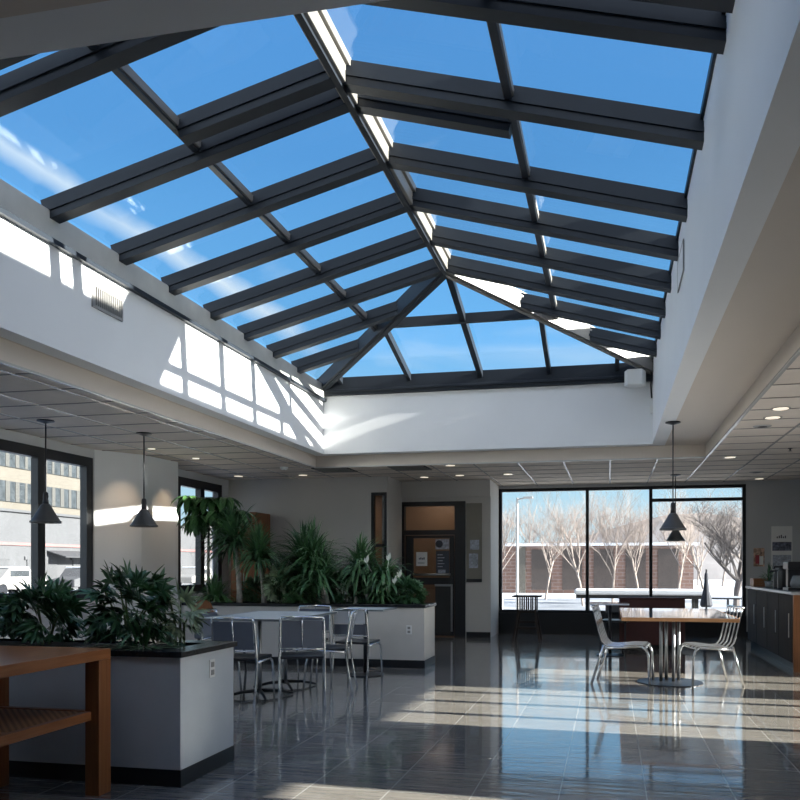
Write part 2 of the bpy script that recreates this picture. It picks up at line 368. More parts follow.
# suspended grid: long bars run to the back wall, cross bars between them
g = MB()
def in_hole(x, y): return DX0 < x < DX1 and DY0 < y < DY1
for k in range(-10, 7):
    x = k * .69
    if not (XL < x < XR): continue
    if DX0 - .01 < x < DX1 + .01:
        g.box(x - .012, x + .012, YF, DY0, ZC - .008, ZC); g.box(x - .012, x + .012, DY1, YB, ZC - .008, ZC)
    else: g.box(x - .012, x + .012, YF, YB, ZC - .008, ZC)
struct('trim_1', g, 'tbar')
g = MB()
y = YF + .3
while y < YB:
    if DY0 < y < DY1:
        g.box(XL, DX0, y - .008, y + .008, ZC - .006, ZC); g.box(DX1, XR, y - .008, y + .008, ZC - .006, ZC)
    else: g.box(XL, XR, y - .008, y + .008, ZC - .006, ZC)
    y += .575
struct('trim_2', g, mat('grid_shadow_gap', (0.28, 0.26, 0.24), 0.8))
# edge trim of the drop
g = ring(MB(), DX0 - .03, DX1 + .03, DY0 - .03, DY1 + .03, DX0, DX1, DY0, DY1, ZC - .02, ZC)
struct('trim_3', g, 'tbar')
struct('soffit', ring(MB(), DX0, DX1, DY0, DY1, WX0 - .18, WX1 + .18, WY0 - .18, WY1 + .18, ZS, ZS + .05), 'soffit')['kind'] = 'structure'
g = ring(MB(), DX0 - .04, DX1 + .04, DY0 - .04, DY1 + .04, DX0, DX1, DY0, DY1, ZC + .0, ZS + .05)
struct('trim_4', g, 'soffit')
# the four walls of the well
struct('wall_well_left', B(WX0 - .18, WX0, WY0, WY1, ZS, 3.89), 'wellwhite')
struct('wall_well_right', B(WX1, WX1 + .18, WY0, WY1, ZS, 4.24), 'wellwhite')
struct('wall_well_back', B(WX0 - .18, WX1 + .18, WY1, WY1 + .18, ZS, 3.97), 'wellwhite')
struct('wall_well_front', B(WX0 - .18, WX1 + .18, WY0 - .18, WY0, ZS, 4.0), 'wellwhite')

def wall_open(axis, c0, c1, a0, a1, z0, z1, openings):
    """wall with rectangular openings; axis 'x': thickness c0..c1 in x, runs along y; openings (a0, a1, z0, z1)"""
    mb = MB(); cuts = sorted({a0, a1, *[o[0] for o in openings], *[o[1] for o in openings]})
    for u0, u1 in zip(cuts[:-1], cuts[1:]):
        mid = (u0 + u1) / 2; zs = [(z0, z1)]
        for o in openings:
            if o[0] < mid < o[1]:
                nz = []
                for s0, s1 in zs:
                    if o[2] > s0: nz.append((s0, min(o[2], s1)))
                    if o[3] < s1: nz.append((max(o[3], s0), s1))
                zs = nz
        for s0, s1 in zs:
            if s1 - s0 < 1e-4: continue
            if axis == 'x': mb.box(c0, c1, u0, u1, s0, s1)
            else: mb.box(u0, u1, c0, c1, s0, s1)
    return mb
LW = [(4.4, 9.66, .86, 2.78), (11.80, 13.36, .86, 2.78)]
struct('wall_left', wall_open('x', XL - .2, XL, YF, 14.0, 0, ZC, LW), 'wall2')
RW = [(3.75, 4.25, .3, 2.12), (6.05, 8.30, .3, 2.12), (8.75, 10.05, .3, 2.12)]
struct('wall_right', wall_open('x', XR, XR + .2, YF, YB + .2, 0, ZC, RW), 'wall2')
struct('wall_front', B(XL - .2, XR + .2, YF - .2, YF, 0, ZC), 'wall')
YL, YD = 13.6, 14.6                      # back wall behind the planter, wall with the door
struct('wall_back_left', wall_open('y', YL, YL + .15, XL, -3.83, 0, ZC, [(-4.14, -3.85, .3, 2.62)]), 'wall')
struct('wall_back_return', B(-3.98, -3.83, YL + .15, YD + .02, 0, ZC), 'wall')
struct('wall_back_door', wall_open('y', YD, YD + .2, -3.98, -2.15, 0, ZC, [(-3.90, -2.62, 0, 2.52)]), 'wall')
struct('wall_door_return', B(-2.31, -2.15, YD + .2, YB + .2, 0, ZC), 'wall')
struct('trim_5', B(-3.83, -2.15, YD - .06, YD, 2.60, ZC), 'wall')       # header over the door
WB = [(-2.15, 2.47, .42, 2.84)]
struct('wall_back', wall_open('y', YB, YB + .2, -2.31, XR + .2, 0, ZC, [(-2.15, 2.47, 0, 2.84)]), 'wall2')
struct('wall_back_lower', B(-2.15, 2.47, YB - .02, YB + .18, 0, .40), 'darklower')
struct('baseboard_back', B(2.47, XR, YB - .02, YB, 0, .1), 'black')
struct('baseboard_door', B(-2.6, -2.15, YD - .02, YD, 0, .1), 'black')
struct('baseboard_left', B(XL, XL + .02, YF, 9.6, 0, .1), 'black')
# faceted pillar between the two left windows
struct('pillar', MB().prism([(XL, 9.68), (-6.52, 10.25), (-6.44, 11.1), (XL, 11.6)], 0, ZC), 'white')['kind'] = 'structure'

def window(n, axis, c, a0, a1, z0, z1, mull, trans=(), fw=.07, depth=.1):
    e = bpy.data.objects.new('window_%d' % n, None); C.objects.link(e); e['kind'] = 'structure'
    e.location = (c, (a0 + a1) / 2, z0) if axis == 'x' else ((a0 + a1) / 2, c, z0)
    def bx(mb, u0, u1, s0, s1, d0, d1):
        if axis == 'x': mb.box(c + d0, c + d1, u0, u1, s0, s1)
        else: mb.box(u0, u1, c + d0, c + d1, s0, s1)
    f = MB(); h = depth / 2
    bx(f, a0, a0 + fw, z0, z1, -h, h); bx(f, a1 - fw, a1, z0, z1, -h, h); bx(f, a0 + fw, a1 - fw, z0, z0 + fw, -h, h); bx(f, a0 + fw, a1 - fw, z1 - fw, z1, -h, h)
    obj('window_frame', f, 'black', e)
    for m_ in mull:
        q = MB(); bx(q, m_ - fw / 2, m_ + fw / 2, z0 + fw, z1 - fw, -h, h); obj('mullion', q, 'black', e)
    for (u0, u1, z) in trans:
        q = MB(); bx(q, u0, u1, z - fw / 2, z + fw / 2, -h, h); obj('transom', q, 'black', e)
    q = MB(); bx(q, a0 + .02, a1 - .02, z0 + .02, z1 - .02, -.004, .004); obj('window_glass', q, 'glass', e)
    return e
window(1, 'x', XL - .06, 4.4, 9.66, .86, 2.78, [5.3, 6.15, 7.0, 7.83, 8.66], fw=.13)
window(2, 'x', XL - .06, 11.80, 13.36, .86, 2.78, [12.66], fw=.14)
window(3, 'y', YB + .06, -2.15, 2.47, .40, 2.84, [-.43, .76], [(.79, 2.41, 2.57)], fw=.06)
window(4, 'y', YL + .06, -4.14, -3.85, .3, 2.62, [], [(-4.07, -3.92, 1.68)], fw=.05)
for i, o in enumerate(RW): window(5 + i, 'x', XR + .06, o[0], o[1], o[2], o[3], [[], [6.62, 7.25, 7.85], [9.4]][i], [], fw=.09)
# rooms behind the two inner glazed openings
b = MB(); b.box(-6.8, -2.25, YB + .08, YB + .18, 0, 2.8)
struct('wall_inner_room', b, 'orange')
struct('ceiling_inner_room', MB().box(-6.8, -3.99, YL + .16, YB + .08, 2.80, 2.86).box(-3.99, -2.32, YD + .21, YB + .08, 2.80, 2.86), 'tan')
struct('wall_inner_left', B(-6.85, -6.8, YL + .16, YB + .08, 0, 2.8), 'orange')
struct('wall_inner_right', B(-2.42, -2.32, YD + .21, YB + .08, 0, 2.8), 'orange')

for ix in (-5.2, -3.3):
    la = bpy.data.lights.new('inner_room_lamp', 'AREA'); la.energy = 4; la.size = .5; la.color = (1.0, .80, .60)
    lo = bpy.data.objects.new('inner_room_lamp', la); C.objects.link(lo); lo.location = (ix, 15.2, 2.78)
# glazed door
d = bpy.data.objects.new('door_1', None); C.objects.link(d); d['kind'] = 'structure'; d.location = (-3.26, YD, 0)
f = MB(); f.box(-3.90, -3.78, YD - .03, YD + .1, 0, 2.52); f.box(-2.82, -2.62, YD - .03, YD + .1, 0, 2.52); f.box(-3.78, -2.82, YD - .03, YD + .1, 2.44, 2.52)
f.box(-3.78, -2.82, YD - .03, YD + .1, 1.90, 1.99)
obj('door_frame', f, 'black', d)
f = MB(); f.box(-3.76, -3.62, YD, YD + .06, .02, 1.89); f.box(-2.92, -2.84, YD, YD + .06, .02, 1.89); f.box(-3.62, -2.92, YD, YD + .06, .02, .16); f.box(-3.62, -2.92, YD, YD + .06, .97, 1.10); f.box(-3.62, -2.92, YD, YD + .06, 1.84, 1.89)
obj('door_leaf', f, 'black', d)
f = MB(); f.box(-3.62, -2.92, YD + .02, YD + .03, .16, 1.84); f.box(-3.78, -2.82, YD + .02, YD + .03, 1.99, 2.44)
obj('door_glass', f, 'glass', d)
f = MB().tube([(-3.62, YD - .04, 1.16), (-2.90, YD - .04, 1.16)], .022, 8)
obj('push_bar', f, 'steel', d, smooth=True)
f = MB(); f.box(-3.19, -2.90, YD - .012, YD, .06, .965)
obj('kick_panel', f, 'ventdark', d)
f = MB(); f.box(-3.2, -2.86, YD - .02, YD - .005, .94, .98); f.box(-2.895, -2.86, YD - .02, YD - .005, .10, .94)
obj('panel_edge', f, 'steel', d)

# ------------------------------------------------------------------ skylight
RXC = (WX0 + WX1) / 2; RY1 = 9.25; RY0 = 1.5
def zb(x): return 4.07 + .28 * (2.5 - abs(x - RXC))          # underside of rafters
ZG = .18
sk = thing('skylight', 'large hipped glass roof with dark slate rafters over the raised ceiling well', 'skylight', (RXC, 7.0, 4.0))
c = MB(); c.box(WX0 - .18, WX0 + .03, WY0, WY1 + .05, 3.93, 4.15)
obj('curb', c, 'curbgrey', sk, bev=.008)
c = MB(); c.box(WX0 - .1, WX0 + .05, WY0, WY1, 3.89, 3.93); obj('gasket', c, 'slate', sk)
c = MB(); c.box(WX0 - .10, WX1 + .1, WY1 - .05, WY1 + .16, 3.97, 4.25); c.box(WX0 - .10, WX1 + .1, WY1 - .07, WY1 - .05, 4.02, 4.06); obj('curb', c, 'slate', sk, bev=.006)
c = MB(); c.box(WX1 - .02, WX1 + .16, WY0, WY1 + .05, 4.24, 4.30); obj('curb', c, 'slate', sk)
top = zb(RXC) + ZG
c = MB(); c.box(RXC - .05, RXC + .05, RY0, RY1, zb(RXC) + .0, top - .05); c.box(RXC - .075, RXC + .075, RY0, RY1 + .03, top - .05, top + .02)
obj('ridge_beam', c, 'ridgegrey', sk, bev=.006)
c = MB(); c.box(RXC - .022, RXC + .022, RY0, RY1, zb(RXC) - .03, zb(RXC)); obj('ridge_strip', c, 'slate', sk)
PX = 1.22
XLo, XRo = WX0 - .08, WX1 + .12
def rafter(y, side, x_from=None, x_to=None, w=.115, dep=.17):
    e = XLo if side < 0 else XRo
    a = RXC + side * .05 if x_from is None else x_from; b_ = e if x_to is None else x_to
    q = MB()
    s = -.045 if side < 0 else 0.0                  # the left rafters run very slightly askew
    ya = y + s * (abs(a - RXC) - .5); yb = y + s * (abs(b_ - RXC) - .5)
    q.beam((a, ya, zb(a) + ZG - .04), (b_, yb, zb(b_) + ZG - .04), w, dep - .04)
    q.beam((a, ya + .01, zb(a) + ZG + .02), (b_, yb + .01, zb(b_) + ZG + .02), w * .62, .06)
    q.beam((a, ya - w * .5 - .006, zb(a) + ZG - .085), (b_, yb - w * .5 - .006, zb(b_) + ZG - .085), .014, .03)
    obj('rafter', q, 'slate', sk)
YS = [3.66, 4.50, 5.74, 6.66, 7.50, 8.36, 9.2]
for y in YS:
    rafter(y, -1)
    rafter(y if y != 5.74 else 5.52, 1)
rafter(4.17, -1); rafter(4.17, 1)
# the pair round the opening vent, up to the purlin only
rafter(5.42, -1, x_to=RXC - PX); rafter(5.80, 1, x_to=RXC + PX)
# hip end: from the apex to the two back corners
apex = Vector((RXC, RY1, top)); zc_ = zb(XLo) + ZG
cl = Vector((XLo, WY1 + .05, zc_)); cr = Vector((XRo, WY1 + .05, zc_))
for e, m_ in ((cl, 'slate'), (cr, 'ridgegrey')):  # right hip painted paler, standing in for light on its underside
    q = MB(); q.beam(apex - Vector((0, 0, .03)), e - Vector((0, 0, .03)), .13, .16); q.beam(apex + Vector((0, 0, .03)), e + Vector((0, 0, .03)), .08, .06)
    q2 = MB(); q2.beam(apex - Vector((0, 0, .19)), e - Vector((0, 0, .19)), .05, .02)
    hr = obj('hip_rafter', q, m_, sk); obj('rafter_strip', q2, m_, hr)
def hip_x(y, side):       # x on the hip line at y
    t = (y - RY1) / (WY1 + .05 - RY1); e = XLo if side < 0 else XRo
    return RXC + (e - RXC) * t
for y in (10.05, 10.9):
    for s in (-1, 1): rafter(y, s, x_from=hip_x(y, s))
def purlin(side):
    x = RXC + side * PX; t = abs(x - RXC) / (abs((XLo if side < 0 else XRo) - RXC)); y1 = RY1 + t * (WY1 + .05 - RY1)
    q = MB(); q.box(x - .035, x + .035, RY0, y1, zb(x) + .095, zb(x) + ZG - .02)
    p = obj('purlin', q, 'ridgegrey', sk)
    q = MB(); q.box(x - .025, x + .025, RY0, y1, zb(x) + .07, zb(x) + .09); obj('purlin_strip', q, 'slate', p)
purlin(-1); purlin(1)
def zend(y): return top + (zc_ - top) * (y - RY1) / (WY1 + .05 - RY1)
ym = 10.4
q = MB(); q.beam((hip_x(ym, -1), ym, zend(ym)), (hip_x(ym, 1), ym, zend(ym)), .07, .12); obj('purlin', q, 'slate', sk)
for x in (-4.09, -3.0, RXC, -.88, .10):
    ty = RY1 + abs(x - RXC) / (abs((XLo if x < RXC else XRo) - RXC)) * (WY1 + .05 - RY1)
    ty = max(ty, RY1 + .02)
    if abs(x - RXC) > .5 and abs(x - RXC) < 1.5: ty = max(ty, ym)
    q = MB(); q.beam((x, ty, zend(ty)), (x, WY1 + .02, zend(WY1 + .02)), .06 if x != RXC else .075, .11); obj('glazing_bar', q, 'slate', sk)
# panes
def zg(x): return zb(x) + ZG + .025
q = MB().slab([(RXC, RY0, zg(RXC)), (XLo, RY0, zg(XLo)), (XLo, WY1 + .05, zg(XLo)), (RXC, RY1, zg(RXC))][::-1], .012); obj('glass_slope', q, 'skyglass', sk)
q = MB().slab([(RXC, RY0, zg(RXC)), (RXC, RY1, zg(RXC)), (XRo, WY1 + .05, zg(XRo)), (XRo, RY0, zg(XRo))][::-1], .012); obj('glass_slope', q, 'skyglass', sk)
q = MB().slab([(RXC, RY1, top + .02), (XLo, WY1 + .05, zc_ + .02), (XRo, WY1 + .05, zc_ + .02)], .012); obj('glass_slope', q, 'skyglass', sk)
q = MB().slab([(XLo, RY0, 3.9), (XRo, RY0, 3.9), (XRo, RY0, zc_), (RXC, RY0, top), (XLo, RY0, zc_)], .05); obj('gable_panel', q, 'slate', sk)
for gx in (XLo, XRo - .05): obj('gable_cheek', B(gx, gx + .05, RY0, WY0, 3.13, 4.2), 'slate', sk)

# unseen panel added right of the skylight, outlined to shade the left well wall
pts = [(0.0, 1.05), (0.0, 3.60), (6.55, 3.62), (6.98, 4.3), (8.0, 4.3), (7.17, 3.07), (7.1, 1.05)]
pts = [(y - .40, z + 2.18) for y, z in pts]
k = len(pts); q = MB(); q.add([(2.2, y, z) for y, z in pts] + [(2.4, y, z) for y, z in pts], [tuple(range(k)), tuple(range(2 * k - 1, k - 1, -1))] + [((i + 1) % k, i, k + i, k + (i + 1) % k) for i in range(k)])
struct('shadow_caster_panel', q, 'ventgrey')
q = MB(); q.box(2.1, 2.4, 6.75, 12.6, 5.05, 5.26)  # unseen bar on legs, added to keep sun off the soffit drop
for y in (6.9, 9.0, 12.4): q.box(2.2, 2.28, y, y + .07, 3.2, 5.05)
struct('shadow_caster_bar', q, 'ventgrey')
# ------------------------------------------------------------------ well fittings
t = thing('wall_vent', 'grey louvred air grille high on the sunlit skylight well wall', 'vent', (WX0, 6.38, 3.56))
q = MB(); ring(q, 0, 0, 0, 0, 0, 0, 0, 0, 0, 0) if False else None
q.box(WX0, WX0 + .015, 6.16, 6.60, 3.56, 3.585); q.box(WX0, WX0 + .015, 6.16, 6.60, 3.745, 3.77); q.box(WX0, WX0 + .015, 6.16, 6.185, 3.585, 3.745); q.box(WX0, WX0 + .015, 6.575, 6.60, 3.585, 3.745)
obj('grille_frame', q, 'ventgrey', t)
obj('vent_backing', B(WX0 + .001, WX0 + .004, 6.185, 6.575, 3.585, 3.745), 'ventdark', t)
q = MB()
for i in range(13): q.beam((WX0 + .008, 6.20 + i * .03, 3.585), (WX0 + .008, 6.20 + i * .03, 3.745), .012, .012, up=(0, 1, 0))
obj('louvres', q, 'ventgrey', t)
t = thing('loudspeaker', 'small white box loudspeaker in the back corner of the skylight well', 'speaker', (.36, 11.68, 3.87))
q = MB().prism([(.20, 11.72), (.24, 11.58), (.44, 11.58), (.50, 11.72), (.46, 11.80), (.24, 11.80)], 3.87, 4.09); obj('enclosure', q, 'plastic', t, bev=.01)
obj('speaker_grille', B(.255, .425, 11.572, 11.582, 3.89, 4.07), 'paper', t)
obj('bracket', B(.33, .37, 11.79, 11.9, 3.95, 4.0), 'steel', t)
q = MB(); q.tube([(.585, 11.72, 4.22), (.57, 11.78, 4.12), (.58, 11.74, 4.0), (.57, 11.8, 3.9), (.585, 11.85, 3.72)], .012, 6)
tag(obj('wiring', q, 'blackplastic', smooth=True), 'loose dark cable hanging in the corner of the skylight well beside the loudspeaker', 'cable')
t = thing('access_panel', 'flush white access hatch on the shaded skylight well wall', 'hatch', (WX1, 7.15, 3.75))
obj('hatch_door', B(WX1 - .012, WX1, 6.86, 7.40, 3.75, 3.99), 'wellwhite', t, bev=.003); q = MB(); q.box(WX1 - .014, WX1 - .004, 6.85, 6.86, 3.74, 4.0); q.box(WX1 - .014, WX1 - .004, 7.40, 7.41, 3.74, 4.0); q.box(WX1 - .014, WX1 - .004, 6.86, 7.40, 3.74, 3.75); q.box(WX1 - .014, WX1 - .004, 6.86, 7.40, 3.99, 4.0)
obj('hatch_frame', q, 'ventgrey', t)
t = thing('junction_box', 'little white electrical box low in the back corner of the skylight well', 'electrical box', (.57, 11.86, 3.5)); obj('box_body', B(.565, .6, 11.82, 11.88, 3.50, 3.60), 'plastic', t, bev=.004); obj('box_lid', B(.56, .566, 11.815, 11.885, 3.495, 3.605), 'paper', t)

# ceiling fittings
def downlight(x, y, label, glow=True, r=.075):
    t = thing('ceiling_downlight', label, 'ceiling light', (x, y, ZC), group='recessed downlights')
    q = MB(); q.lathe([(r, -.004), (r + .022, -.006), (r + .022, 0.0), (r, 0.0)], (x, y, ZC - .001), 20); obj('trim_ring', q, 'tbar', t, smooth=False)
    q = MB(); q.lathe([(.001, -.008), (r, -.008), (r, -.001), (.001, -.001)], (x, y, ZC - .001), 20); obj('lens', q, 'downlight', t)
    return t
DL = [(1.683, 8.6, 'lit round downlight nearest the camera on the right-hand tile ceiling'), (1.70, 9.10, 'lit round downlight just behind the nearest right-hand one'),
      (1.707, 12.26, 'round downlight level with the back edge of the raised soffit, right side'), (2.64, 15.35, 'round downlight close to the wall beside the big window'),
      (-2.455, 12.33, 'round downlight behind the soffit edge, beside a ceiling diffuser'), (-1.72, 13.7, 'round downlight in the ceiling left of the big window'),
      (-3.23, 13.85, 'small round downlight left of two above the glazed door'), (-2.56, 13.7, 'small round downlight right of two above the glazed door'),
      (-5.22, 13.1, 'round downlight in front of the blank wall behind the planter'), (-6.38, 13.0, 'round downlight beside the far left window')]
for x, y, l in DL: downlight(x, y, l)
def ceil_vent(x, y, label, s=.16):
    t = thing('ceiling_diffuser', label, 'vent', (x, y, ZC), group='ceiling air diffusers')
    q = MB(); q.lathe([(s * .85, -.01), (s, -.004), (s, 0), (s * .85, 0)], (x, y, ZC - .001), 20); obj('diffuser_rim', q, 'tbar', t)
    q = MB(); q.lathe([(.001, -.014), (s * .35, -.014), (s * .8, -.004), (s * .8, 0), (.001, 0)], (x, y, ZC - .001), 20); obj('diffuser_core', q, 'ventdark', t)
ceil_vent(1.69, 9.64, 'dark round diffuser beyond two lit downlights on the right', .10)
ceil_vent(2.42, 14.3, 'dark round diffuser near the right end of the big window', .12)
for x, y, l in ((-4.42, 12.5, 'dark slot diffuser in the ceiling above the planted tall leaves'), (-3.15, 12.5, 'dark slot diffuser in the ceiling in front of the glazed door')):
    t = thing('slot_diffuser', l, 'vent', (x, y, ZC), group='slot diffusers')
    obj('slot_frame', B(x - .30, x + .30, y - .30, y + .30, ZC - .012, ZC - .001), 'ventdark', t)
    q = MB()
    for k in range(4): q.box(x - .28, x + .28, y - .24 + k * .15, y - .22 + k * .15, ZC - .018, ZC - .012)
    obj('slot_blades', q, 'ventgrey', t)
t = thing('sprinkler_head', 'small dark sprinkler head on the right-hand tile ceiling', 'sprinkler', (2.37, 11.5, ZC - .05)); q = MB(); q.lathe([(.03, .049), (.03, .04), (.01, .038), (.01, .02), (.002, .02)], (2.37, 11.5, ZC - .05), 12); obj('sprinkler_body', q, 'darksteel', t); q = MB(); q.lathe([(.001, .012), (.025, .012), (.025, .008), (.001, .008)], (2.37, 11.5, ZC - .05), 12); q.tube([(2.37, 11.5, ZC - .042), (2.37, 11.5, ZC - .028)], .004, 6); obj('deflector', q, 'darksteel', t)
t = thing('smoke_detector', 'small pale smoke detector on the left tile ceiling near the soffit', 'smoke detector', (-5.1, 12.0, ZC)); q = MB(); q.lathe([(.001, -.045), (.045, -.045), (.06, -.025), (.065, -.001), (.001, -.001)], (-5.1, 12.0, ZC), 16); obj('detector_body', q, 'plastic', t); q = MB(); q.lathe([(.001, -.05), (.012, -.05), (.012, -.045), (.001, -.045)], (-5.1, 12.0, ZC), 10); obj('detector_light', q, 'ventdark', t)

# pendants
def pendant(x, y, ztop, zbot, label, r=.16, h=.21):
    t = thing('pendant_lamp', label, 'pendant lamp', (x, y, zbot), group='dark conical pendant lamps')
    q = MB(); q.lathe([(.09, -.004), (.09, -.016), (.02, -.035), (.001, -.035)], (x, y, ztop + .002), 20); obj('canopy', q, 'darksteel', t, smooth=False)
    q = MB(); q.tube([(x, y, ztop - .03), (x, y, zbot + h + .10)], .008, 6); obj('cord', q, 'blackplastic', t, smooth=True)
    q = MB(); q.lathe([(.012, .13), (.026, .115), (.03, .07), (.024, .05), (.032, .03), (.03, -.01)], (x, y, zbot + h), 14); obj('socket', q, 'darksteel', t, smooth=True)
    q = MB(); n = 28; prof = [(.032, h), (.05, h - .015), (r * .62, h * .5), (r * .93, h * .12), (r, .02), (r, 0), (r - .006, 0), (r - .006, .02), (r * .9, h * .12), (r * .58, h * .5), (.045, h - .025), (.028, h - .01)]
    vs = [(x + a * math.cos(2 * PI * j / n), y + a * math.sin(2 * PI * j / n), zbot + z) for a, z in prof for j in range(n)]
    fs = [(i * n + j, i * n + (j + 1) % n, (i + 1) * n + (j + 1) % n, (i + 1) * n + j) for i in range(len(prof) - 1) for j in range(n)]
    q.add(vs, [f[::-1] for f in fs]); obj('lamp_shade', q, 'shade', t, smooth=False)
    q = MB(); q.lathe([(.001, -.05), (.022, -.045), (.03, -.02), (.022, .01), (.012, .04), (.001, .04)], (x, y, zbot + h * .55), 12); obj('bulb', q, 'bulb', t, smooth=True)
    return t
pendant(-5.443, 8.609, ZC, 1.78, 'grey cone pendant lamp hanging in front of the pale pillar')
pendant(-6.02, 7.64, ZC, 1.78, 'grey cone pendant lamp hanging before the mullion of the near left window')
pendant(.752, 10.143, ZS, 1.75, 'larger-looking cone pendant hung from the smooth soffit above the white table')
pendant(1.109, 14.39, ZC, 1.75, 'far cone pendant in front of the big window, just below the nearer shade')
for (x, y, e, tx, ty) in ((-6.05, 9.75, 16, -6.75, 10.0), (-5.95, 10.75, 16, -6.46, 10.75)):
    sd = bpy.data.lights.new('pillar_spot', 'SPOT'); sd.energy = e; sd.color = (1.0, .72, .45); sd.spot_size = math.radians(50); sd.spot_blend = .9; sd.shadow_soft_size = .04
    so = bpy.data.objects.new('pillar_spot', sd); C.objects.link(so); so.location = (x, y, ZC - .03); so.rotation_euler = (Vector((tx, ty, 2.0)) - Vector((x, y, ZC))).to_track_quat('-Z', 'Y').to_euler()
    downlight(x, y, 'recessed downlight throwing a warm glow on the %s face of the pillar' % ('near' if y < 10 else 'far'), r=.05)

# ------------------------------------------------------------------ plants
def leaf_cloud(mb, c, rx, ry, rz, n, L, w, droop=.3, palmate=True, seed=1):
    R = random.Random(seed)
    for _ in range(n):
        a = R.uniform(0, 2 * PI); u = R.uniform(-.75, 1); rr = R.uniform(.45, 1) ** .6
        s = math.sqrt(max(0, 1 - u * u))
        out = Vector((s * math.cos(a), s * math.sin(a), u))
        p = Vector((c[0] + rx * rr * out.x, c[1] + ry * rr * out.y, c[2] + rz * rr * out.z))
        d = (out + Vector((R.uniform(-.5, .5), R.uniform(-.5, .5), R.uniform(-.2, .5)))).normalized()
        if palmate:
            k = R.randint(5, 7); ax = d.cross(Vector((R.random(), R.random(), R.random() + .3))).normalized(); bx = ax.cross(d).normalized()
            for j in range(k):
                f = (j - (k - 1) / 2) / ((k - 1) / 2)
                dd = (d * math.cos(f * 1.5) + ax * math.sin(f * 1.5) + bx * .1)
                mb.leaf(p, dd, L * (1 - .3 * abs(f)) * R.uniform(.85, 1.1), w, bx, droop)
        else:
            mb.leaf(p, d, L * R.uniform(.7, 1.15), w, Vector((0, 0, 1)), droop, seg=4)
def arching(mb, c, n, L, w, droop, seed, up=.35, spread=.06):
    R = random.Random(seed)
    for i in range(n):
        a = R.uniform(0, 2 * PI); e = R.uniform(up - .5, up + 1.0)
        d = Vector((math.cos(a) * math.cos(e), math.sin(a) * math.cos(e), math.sin(e)))
        p = Vector(c) + Vector((math.cos(a), math.sin(a), 0)) * spread * R.random() + Vector((0, 0, R.uniform(-.12, .08)))
        mb.leaf(p, d, L * R.uniform(.7, 1.1), w, Vector((0, 0, 1)), droop * R.uniform(.7, 1.4), seg=4)

# front planter with its bushes
p1 = thing('planter_box', 'near pale planter box with black stone rim behind the wooden console', 'planter', (-4.0, 4.67, 0))
P1X0, P1X1, P1Y0, P1Y1 = -5.7, -2.48, 4.30, 4.98
obj('planter_body', B(P1X0, P1X1, P1Y0, P1Y1, .1, .765), 'planter2', p1)
obj('plinth', B(P1X0 - .002, P1X1 + .005, P1Y0 - .005, P1Y1 + .005, 0, .1), 'black', p1)
q = ring(MB(), P1X0 - .02, P1X1 + .02, P1Y0 - .02, P1Y1 + .02, P1X0 + .14, P1X1 - .14, P1Y0 + .14, P1Y1 - .14, .765, .80); obj('stone_rim', q, 'blackstone', p1, bev=.004)
obj('soil', B(P1X0 + .14, P1X1 - .14, P1Y0 + .14, P1Y1 - .14, .70, .785), 'soil', p1)
def outlet(loc, axis, label):
    t = thing('wall_outlet', label, 'outlet', loc)
    x, y, z = loc
    if axis == 'x': obj('cover_plate', B(x, x + .006, y - .035, y + .035, z - .057, z + .057), 'plastic', t, bev=.002); q = MB(); [q.box(x + .006, x + .009, y - .018, y + .018, z + s - .016, z + s + .016) for s in (-.025, .025)]
    else: obj('cover_plate', B(x - .035, x + .035, y - .006, y, z - .057, z + .057), 'plastic', t, bev=.002); q = MB(); [q.box(x - .018, x + .018, y - .009, y - .006, z + s - .016, z + s + .016) for s in (-.025, .025)]
    obj('sockets', q, 'ventgrey', t)
outlet((P1X1, 4.68, .655), 'x', 'white socket plate on the end face of the near planter')
def bush(name, c, rx, ry, rz, n, L, w, m, label, seed, stems=5, cat='plant'):
    t = thing(name, label, cat, (c[0], c[1], .785))
    q = MB(); leaf_cloud(q, (c[0], c[1], .785 + rz * .95), rx, ry, rz, n, L, w, .35, True, seed); 
    R = random.Random(seed + 50); s = MB()
    for v in range(len(q.v)):
        if q.v[v][2] < .81: q.v[v] = (q.v[v][0], q.v[v][1], .81 + R.random() * .02)
    obj('foliage', q, m, t)
    for k in range(stems):
        a = 2 * PI * k / stems; e = (c[0] + rx * .6 * math.cos(a), c[1] + ry * .6 * math.sin(a), .785 + rz * R.uniform(1.0, 1.6))
        s.tube([(c[0] + .03 * math.cos(a), c[1] + .03 * math.sin(a), .775), ((c[0] + e[0]) / 2, (c[1] + e[1]) / 2, .785 + rz * .7), e], [.009, .007, .004], 6)
    obj('stems', s, 'stem', t)
bush('schefflera', (-3.02, 4.62), .26, .22, .26, 120, .135, .034, 'leaf1', 'bushy dark green plant nearest the open end of the near planter', 3)
bush('schefflera', (-3.68, 4.66), .25, .22, .20, 95, .135, .034, 'leaf1', 'dark green bush in front of the near left window mullion', 4)
bush('schefflera', (-4.22, 4.68), .30, .22, .17, 90, .13, .034, 'leaf1', 'low dark green bush at the left edge, in the near planter', 5)
bush('schefflera', (-2.76, 4.78), .10, .12, .19, 34, .12, .026, 'leaf3', 'small pale-leaved plant at the corner end of the near planter', 6, 3)
q = MB(); arching(q, (-2.86, 4.52, .80), 60, .26, .022, .5, 15, .5, .12)
for i, v in enumerate(q.v):
    if v[2] < .805: q.v[i] = (v[0], v[1], .805)
tag(obj('spider_plant', q, 'leaf2', loc=(-2.86, 4.52, .79)), 'tuft of thin arching leaves spilling over the near planter rim', 'plant')

